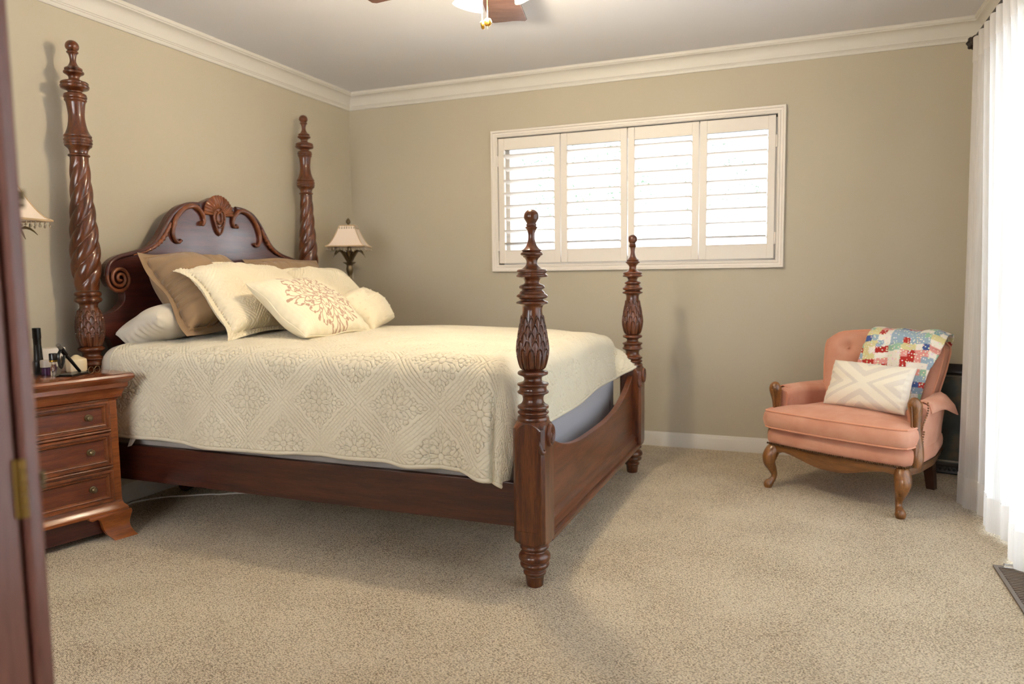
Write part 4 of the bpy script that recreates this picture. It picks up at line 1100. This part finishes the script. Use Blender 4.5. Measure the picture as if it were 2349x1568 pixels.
# ------------------------------------------------------------------ framed pictures behind the chair
def picture(label, base, tilt, rz, w, h, fm, fw_, inner, ornate=False):
    t = thing('picture_frame', label, 'picture frame', base, rz, 'framed pictures stored behind the armchair')
    t.rotation_euler = (tilt, 0, rz)
    g = G(); P = []
    pr = [(0,0),(0,-.020),(.006,-.026),(fw_*.5,-.020),(fw_*.8,-.024),(fw_,-.014),(fw_,0)]
    for cx, cz, sx, sz in ((-w/2,0,1,1),(w/2,0,-1,1),(w/2,h,-1,-1),(-w/2,h,1,-1)):
        P.append([(cx+sx*o, d, cz+sz*o) for o, d in pr])
    g.grid(P, closeu=True, closev=True); obj('frame', g, fm, t, smooth=30)
    obj('canvas', G().box(-w/2+fw_-.004, w/2-fw_+.004, -.010, -.004, fw_-.004, h-fw_+.004), inner, t, smooth=0)
    obj('inner_border', frame_sweep(-w/2+fw_+.012, w/2-fw_-.012, fw_+.012, h-fw_-.012, [(0,.0105),(.008,.0115),(.008,.0),(0,0)]), mat('silver fillet', srgb(128,118,104), .4, .5), t, smooth=0)
    if ornate:
        g = G()
        for i in range(int(w/.022)):
            g.ball((-w/2+.011+i*.022, -.024, fw_*.45), .009, 6, (1,.6,1.2))
        for i in range(int(h/.022)):
            for s in (-1, 1): g.ball((s*(w/2-fw_*.45), -.024, .011+i*.022), .009, 6, (1.2,.6,1))
        obj('carving', g, fm, t)
    return t
pm = mat('dark oil painting', rough=.4); n_ = noise(pm, 6, 5)
r_ = ramp(pm, n_.outputs[0], [(.3, srgb(24,22,20)), (.5, srgb(46,50,44)), (.62, srgb(96,80,52)), (.8, srgb(40,60,84))]); lk(pm, r_.outputs[0], bsdf(pm).inputs['Base Color'])
picture('ornate dark picture frame on the floor behind the armchair, beside the curtain', (3.86,-.165,.004), -.06, -.25, .34, .60, mat('black gilt frame', srgb(34,28,24), .35), .06, pm, True)
pm2 = mat('dark print', srgb(30,28,28), .3)
picture('plain dark picture frame leaning on the back wall behind the ornate one', (3.70,-.075,.004), -.06, -.03, .50, .52, mat('dark frame', srgb(44,34,28), .4), .035, pm2)

# ------------------------------------------------------------------ curtain and rod
RX = 3.855
P = []; zt, zb = 2.15, .012
ys = np.linspace(-.665, -3.45, 520)
cur = np.zeros((len(ys), 60, 3))
zsv = np.linspace(zt, zb, 60)
for i, y in enumerate(ys):
    d = -.665-y
    for j, z in enumerate(zsv):
        f = (zt-z)/(zt-zb)
        ph = d*2*PI/.105
        a_top = .030; a_bot = .012
        am = a_top*(1-f)**1.2+a_bot*f
        big = .050*f*math.sin(d*2*PI/.37+2.2+.6*math.sin(d*3))+.012*f*math.sin(d*2*PI/.17+1)
        x = RX+am*math.sin(ph)+big*.62*min(1, .25+d*2)+.058*f*min(1, max(0, d-.12)*2.6)
        cur[i, j] = (x, y+.010*math.sin(ph*2)*(1-f)-.012*f*math.sin(d*17), z)
cur0 = np.array((RX, -2.0, 1.0))
nh = 55
cu = gridobj('curtain', cur-cur0, M['sheer'], loc=tuple(cur0)); tag(cu, 'floor-length white sheer curtain over the sliding door at the right edge', 'curtain')
hem = cur[:, -5:, :].copy(); hem[..., 0] -= .0025
gridobj('hem', hem-cur0, M['sheer_hem'], parent=cu)
hd = cur[:, :4, :].copy(); hd[..., 0] -= .002
gridobj('heading', hd-cur0, M['sheer_hem'], parent=cu)
rod = thing('curtain_rod', 'dark bronze curtain rod with finial at the top right corner', 'curtain rod', (RX-.0, -2.0, 2.165))
obj('pole', G().tube([(0,1.36,0),(0,-1.6,0)], .017, 20), M['dark_iron'], rod)
obj('finial', G().lathe([(.017,0),(.024,.006),(.024,.014),(.016,.018),(.018,.026),(.030,.040),(.033,.055),(.027,.070),(.014,.080),(.016,.086),(.008,.094),(.001,.096)], 28, rf=lambda a, z: 1+.10*math.cos(8*a)*(1 if .03 < z < .072 else 0)).xf(Matrix.Translation((0,1.355,0)) @ Matrix.Rotation(-PI/2, 4, 'X')), M['dark_iron'], rod)
for yb in (1.28, -1.5):
    obj('bracket', G().tube([(0,yb,-.0),(.06,yb,.0),(XR-RX,yb,.0)], .008, 10).box(XR-RX-.008, XR-RX, yb-.02, yb+.02, -.05, .05), M['dark_iron'], rod)

# floor register with clear deflector
v = thing('floor_vent', 'brown metal floor register beside the curtain at the right edge', 'vent', (3.865, -1.78, 0))
obj('frame', G().box(-.05,.05,-.225,.225,0,.004).box(-.05,-.036,-.225,.225,.004,.007).box(.036,.05,-.225,.225,.004,.007).box(-.036,.036,.205,.225,.004,.007).box(-.036,.036,-.225,-.205,.004,.007), mat('vent brown', srgb(112,100,90), .4, .3), v, smooth=0)
for i in range(26):
    yy = -.195+i*.0156
    if i == 13: yy += 0
    obj('louver', G().box(-.035,.035,yy,yy+.006,.004,.0085), mat('vent louver', srgb(128,114,102), .4, .3) if i == 0 else bpy.data.materials['vent louver'], v, smooth=0)
cl = obj('air_deflector', G().box(-.02,.05,-.010,.010,0,.012), mat('clear plastic', (1,1,1,1), .05, trans=.9), loc=(3.865,-1.575,.0085), smooth=0, bevel=.003)
tag(cl, 'clear plastic clip resting on the far end of the floor register', 'vent deflector')

# ------------------------------------------------------------------ armoire at the left edge, close to the camera
ar = thing('armoire', 'dark reddish wooden armoire with a brass door hinge, cut off by the left edge', 'armoire', (2.0, -4.65, 0))
def A(g): return g.xf(Matrix.Translation((-2.0, 4.65, 0)))
ax = 2.300
obj('cabinet', A(G().box(1.72, ax-.022, -5.2, -4.100, 0, 2.15)), M['wood_arm'], ar, smooth=0, bevel=.004)
obj('stile', A(G().box(ax-.030, ax, -4.1195, -4.096, 0, 2.15)), M['wood_arm'], ar, smooth=0, bevel=.006, seg=3)
obj('door_gap_shade', A(G().box(ax-.024, ax-.010, -4.1250, -4.1190, .0, 2.15)), M['gap_shade'], ar, smooth=0)  # dark strip that paints the shade between stile and door
dd = obj('door', A(G().box(ax-.024, ax-.002, -4.62, -4.1246, .06, 2.08)), M['wood_arm'], ar, smooth=0, bevel=.004)
obj('door', A(G().box(ax-.024, ax-.002, -5.12, -4.625, .06, 2.08)), M['wood_arm'], ar, smooth=0, bevel=.004)
for zc in (.868, 1.75):
    g = G()
    for k in range(5): g.tube([(ax+.003,-4.1215,zc-.034+k*.0138),(ax+.003,-4.1215,zc-.034+k*.0138+.0128)], .0042, 12)
    g.box(ax-.001, ax+.0008, -4.130, -4.123, zc-.034, zc+.034); g.box(ax-.001, ax+.0008, -4.121, -4.117, zc-.034, zc+.034)
    obj('hinge', A(g), M['brass_dull'], ar)
for zc in (.874, 1.203):
    obj('edge_bead', A(G().tube([(ax-.004,-4.095,zc-.006),(ax-.004,-4.095,zc+.006)], [.0045,.0045], 12).tube([(ax-.004,-4.095,zc-.014),(ax-.004,-4.095,zc-.008)], .0035, 12)), M['pewter'], ar)

# ------------------------------------------------------------------ ceiling fan with light kit
FX, FY = 1.965, -1.965
fan = thing('ceiling_fan', 'ceiling fan with dark wooden blades, lit glass shades and brass pull chains', 'ceiling fan', (FX, FY, HC))
def F_(pts): return pts
brass = M['brass']
obj('canopy', G().lathe([(.070,0),(.070,-.010),(.060,-.030),(.030,-.040),(.02,-.045),(.02,-.07)], 32), brass, fan)
obj('motor_housing', G().lathe(catmull([(.03,-.045),(.09,-.050),(.115,-.060),(.120,-.080),(.115,-.098),(.085,-.110),(.050,-.115),(.048,-.125),(.055,-.132),(.055,-.150),(.035,-.162),(.010,-.168)], 3), 40), brass, fan)
blade_m = wood('fan blade wood', srgb(60,38,30), srgb(84,56,46), srgb(100,72,62), (1,8,8), 4, .5, .1)
BA = [104, 176, 248, 320, 32]
for k, a in enumerate(BA):
    g = G(); out = [(.16,-.055),(.22,-.070),(.34,-.084),(.50,-.090),(.585,-.092),(.602,-.082),(.606,-.055),(.618,-.020),(.640,.020),(.655,.050),(.668,.075),(.664,.090),(.645,.096),(.50,.092),(.34,.084),(.22,.070),(.16,.055)]
    g.prism(out, lambda p, q, d: (p, q, d), 0, .007)
    g.xf(Matrix.Rotation(math.radians(a), 4, 'Z') @ Matrix.Translation((0,0,-.138)) @ Matrix.Rotation(math.radians(8), 4, 'X'))
    b = obj('blade', g, blade_m, fan, smooth=0, bevel=.002)
    g = G().tube(catmull([(.085,0,-.095),(.12,0,-.122),(.165,0,-.144),(.215,0,-.142)],4), [.012]*9+[.012]*4, 10).box(.16,.23,-.03,.03,-.147,-.140)
    g.xf(Matrix.Rotation(math.radians(a), 4, 'Z')); obj('blade_iron', g, brass, b)
for k, a in enumerate((142, 22, 262)):
    R_ = Matrix.Rotation(math.radians(a), 4, 'Z')
    g = G().tube(catmull([(.03,0,-.140),(.07,0,-.144),(.095,0,-.152),(.105,0,-.170)],4), .008, 10); g.xf(R_); armm = obj('lamp_arm', g, brass, fan)
    tilt = Matrix.Translation((.105,0,-.148)) @ Matrix.Rotation(math.radians(-32), 4, 'Y')
    pr = catmull([(.020,0),(.024,-.012),(.034,-.030),(.046,-.055),(.052,-.080),(.055,-.098),(.062,-.112)], 3)
    g = G().lathe(pr, 32, caps=False); g.xf(R_ @ tilt); so_ = obj('glass_shade', g, M['lit_glass'], fan, smooth=180)
    so_.modifiers.new('thick','SOLIDIFY').thickness = .003
    g = G().lathe([(.016,.012),(.024,.008),(.026,-.008),(.020,-.014)], 24); g.xf(R_ @ tilt); obj('fitter', g, brass, so_)
    g = G().ball((0,0,-.062), .024, 10, (1,1,1.4)); g.xf(R_ @ tilt); obj('bulb', g, mat('bulb', (1,1,1,1), emis=(1,.8,.5,1), es=20) if k == 0 else bpy.data.materials['bulb'], so_)
    p = Matrix.Translation((FX, FY, HC)) @ R_ @ Vector((.032,0,-.325))
    l = bpy.data.lights.new('fan_bulb', 'POINT'); l.energy = LAMP_W; l.color = LAMP_COL; l.shadow_soft_size = .024
    lo = bpy.data.objects.new('fan_bulb', l); lo.location = p; C.objects.link(lo)
for (cx, cy, ln, tw) in ((-.022,.0,.368,.5), (.006,-.012,.364,1.4)):
    g = G(); z = -.162
    while z > -ln+.028: g.ball((cx, cy, z), .0020, 4); z -= .0045
    ch_ = obj('pull_chain', g, brass, fan)
    g = G().lathe(catmull([(.001,.004),(.008,.003),(.014,.006),(.0155,.003),(.013,-.004),(.001,-.006)], 3), 24)
    g.xf(Matrix.Translation((cx, cy, -ln+.012)) @ Matrix.Rotation(tw, 4, 'Z') @ Matrix.Rotation(PI/2-.2, 4, 'Y')); obj('pendant', g, brass, ch_)
    if cx > 0: obj('pendant_tip', G().tube([(cx,cy,-ln-.002),(cx,cy,-ln-.014)], .0018, 6), M['dark_iron'], ch_)

# ------------------------------------------------------------------ things on the near nightstand
NM = Matrix.Translation((.405,-2.385,0)) @ Matrix.Rotation(-.24, 4, 'Z'); ZN = .7135
def nsl(x, y): p = NM @ Vector((x, y, 0)); return (p.x, p.y, ZN)
def top(nm, g, m, label, cat, x, y, rz=0, z=ZN, **kw):
    o = obj(nm, g, m, loc=(x, y, z), rot=(0,0,rz), **kw); tag(o, label, cat); return o
t = thing('cosmetic_bottle', 'tall slim black bottle standing at the back of the near nightstand', 'bottle', (.105,-2.545,ZN))
obj('body', G().lathe(catmull([(.022,0),(.0225,.05),(.019,.058),(.0165,.08),(.0155,.11),(.0145,.125)], 2), 24), M['black'], t)
obj('cap', G().lathe(catmull([(.014,.125),(.0150,.128),(.0150,.15),(.0165,.155),(.0160,.185),(.0165,.195),(.014,.197)], 2), 24), M['black'], t)
t = thing('cream_jar', 'small purple jar with a pale lid on the near nightstand', 'jar', (.165,-2.555,ZN))
obj('body', G().lathe([(.021,0),(.022,.003),(.022,.030),(.019,.033)], 24), mat('purple glass', srgb(72,44,78), .15, coat=.6), t)
obj('lid', G().lathe([(.022,.033),(.0225,.036),(.0225,.060),(.020,.063)], 24), mat('frosted lid', srgb(206,194,180), .3), t)
t = thing('nail_polish', 'little clear bottle with a black and gold cap on the near nightstand', 'bottle', (.225,-2.565,ZN))
obj('body', G().lathe([(.012,0),(.013,.003),(.013,.035),(.009,.042),(.008,.060)], 20), M['glass'], t)
obj('cap', G().lathe([(.0155,.058),(.016,.061),(.016,.092),(.0145,.094)], 24), M['black'], t)
obj('gold_band', G().lathe([(.0165,.060),(.0165,.066)], 24, caps=False), M['brass'], t)
top('tissue_box', G().box(-.030,.030,-.05,.05,0,.105), M['white'], 'white box against the wall at the back of the near nightstand', 'box', .085,-2.475, -.1, smooth=0, bevel=.003)
top('keepsake_box', G().lathe(catmull([(.040,0),(.042,.006),(.042,.045),(.038,.055),(.020,.062),(.010,.070),(.001,.072)], 3), 28, rf=lambda a, z: 1+.05*math.cos(4*a)), mat('cream ceramic', srgb(226,208,170), .3, coat=.4), 'cream lidded ceramic box behind the black stand on the near nightstand', 'box', .175,-2.425, .3)
t = thing('photo_frame', 'small pale picture frame standing behind the black bottle on the nightstand', 'picture frame', (.085,-2.625,ZN), -.3)
obj('frame', G().xf(Matrix()) if False else frame_sweep(-.045,.045,.0,.115,[(0,0),(0,.010),(-.010,.012),(-.012,.006),(-.012,0)]).xf(Matrix.Rotation(PI/2,4,'Z')), mat('pale gilt', srgb(206,190,150), .35, .3), t, smooth=30)
obj('picture', G().box(.002,.005,-.034,.034,.012,.103), mat('photo print', srgb(150,140,112), .3), t, smooth=0)
t = thing('tablet_stand', 'folding black stand with a ring and diagonal arm at the front of the nightstand', 'stand', (.285,-2.53,ZN), .30)
obj('base_plate', G().box(-.035,.035,-.052,.072,0,.008), M['black'], t, smooth=0, bevel=.002)
obj('arm', G().tube([(0,.048,.010),(0,-.012,.070),(0,-.052,.108)], [.006,.007,.007], 10).tube([(0,-.030,.090),(0,-.058,.118)], .010, 8), M['black'], t)
obj('tip', G().tube([(0,-.058,.118),(0,-.074,.134)], [.008,.009], 10), mat('grey rubber', srgb(96,90,82), .5), t)
obj('ring', G().tube(catmull([(0,-.060,.112),(0,-.076,.092),(0,-.074,.060),(0,-.064,.040),(0,-.052,.058),(0,-.040,.088)], 5), .0055, 8), M['black'], t)
g = G().prism([(-.078,.004),(-.052,.006),(-.010,.060),(-.030,.085)], lambda a, b, d: (d, a, b), -.022, -.019); obj('plate', g, mat('brushed steel', srgb(150,142,132), .35, .9), t, smooth=0)
t = thing('eyeglasses', 'folded eyeglasses at the right front corner of the near nightstand', 'glasses', (.345,-2.475,ZN+.002), .2)
for sy in (-1, 1):
    obj('rim', G().tube([(0, sy*.018+.015*math.cos(a), .016+.014*math.sin(a)) for a in [2*PI*i/20 for i in range(20)]], .0013, 6, closed=True), M['pewter'], t)
    obj('temple', G().tube([(0,sy*.034,.020),(-.012,sy*.030,.014),(-.014,-sy*.022,.004)], .0014, 6), M['dark_iron'], t)
obj('bridge', G().tube([(0,-.004,.020),(.002,0,.023),(0,.004,.020)], .0013, 6), M['pewter'], t)

# ------------------------------------------------------------------ things on the carpet under the bed
t = thing('exercise_roller', 'dark round roller lying on the carpet under the head of the bed', 'roller', (.14,-1.83,.036), .3)
obj('cylinder', G().tube([(0,0,0),(0,.34,0)], .034, 24), M['dark_iron'], t)
obj('end_cap', G().tube([(0,-.006,0),(0,.001,0)], .027, 20), M['wood_dark'], t)
cp = [(.10,-2.20),(.05,-2.08),(.12,-1.96),(.21,-1.90),(.30,-1.84),(.36,-1.82),(.42,-1.78),(.50,-1.74),(.60,-1.70),(.75,-1.66),(.95,-1.50)]
tag(obj('power_cord', G().tube(catmull([(x, y, .0045) for x, y in cp], 8), .0042, 8), M['white'], loc=(0,0,0)), 'white cord running over the carpet under the bed', 'cord')
t = thing('storage_box', 'low dark storage box with a white label pushed under the middle of the bed', 'storage box', (1.46,-1.5,.0))
obj('body', G().box(-.42,.16,-.22,.22,.02,.13), mat('navy plastic', srgb(22,28,44), .5), t, smooth=0, bevel=.012)
obj('label', G().box(-.085,-.03,-.232,-.228,.0,.045), M['white'], t, smooth=0)
for sx in (.06, -.36): obj('wheel', G().tube([(sx,-.235,.018),(sx,-.21,.018)], .018, 18), mat('wheel black', srgb(20,22,30), .4), t)

# ------------------------------------------------------------------ garden seen through the window and door
def shrub(label, c, r, col, n=1100, h=1.0):
    t = thing('garden_shrub', label, 'shrub', (c[0], c[1], -.3))
    rs = np.random.RandomState(int(c[0]*100) % 97)
    g = G()
    for i in range(n):
        d = rs.normal(size=3); d /= np.linalg.norm(d); rr = r*rs.uniform(.55,1)**.5*(1+.15*math.sin(d[0]*9)*math.cos(d[2]*7))
        p = np.array((d[0]*rr, d[1]*rr, c[2]+.3+d[2]*rr*h)); a = rs.normal(size=3); a /= np.linalg.norm(a); b = np.cross(a, rs.normal(size=3)); b /= np.linalg.norm(b)
        s = rs.uniform(.014,.034)
        g.add([p-a*s, p+b*s*.5, p+a*s, p-b*s*.5], [(0,1,2,3)])
    obj('foliage', g, mat('leaf '+label[:12], col, .7), t, smooth=0, recalc=False)
    obj('trunk', G().lathe([(.03,-.0),(.015,c[2]+.2)], 10), bpy.data.materials['white paint'], t)
struct('ground_outside', G().box(-6, 10, .16, 14, -.35, -.30).box(XR+.15, 14, -9, .15, -.35, -.30), mat('pale paving', srgb(196,192,184), .9), smooth=0)
shrub('pale green shrub outside behind the left shutter panel', (.75,3.6,2.1), .75, srgb(150,178,150))
shrub('grey-green shrub outside behind the third shutter panel', (2.0,4.4,1.9), .8, srgb(160,176,158))
shrub('grey-green shrub outside behind the right shutter panel', (3.75,5.2,1.9), .75, srgb(166,176,168))
shrub('red-leaved shrub outside behind the top of the left shutter panel', (.55,4.6,3.3), .45, srgb(196,120,110), 700)
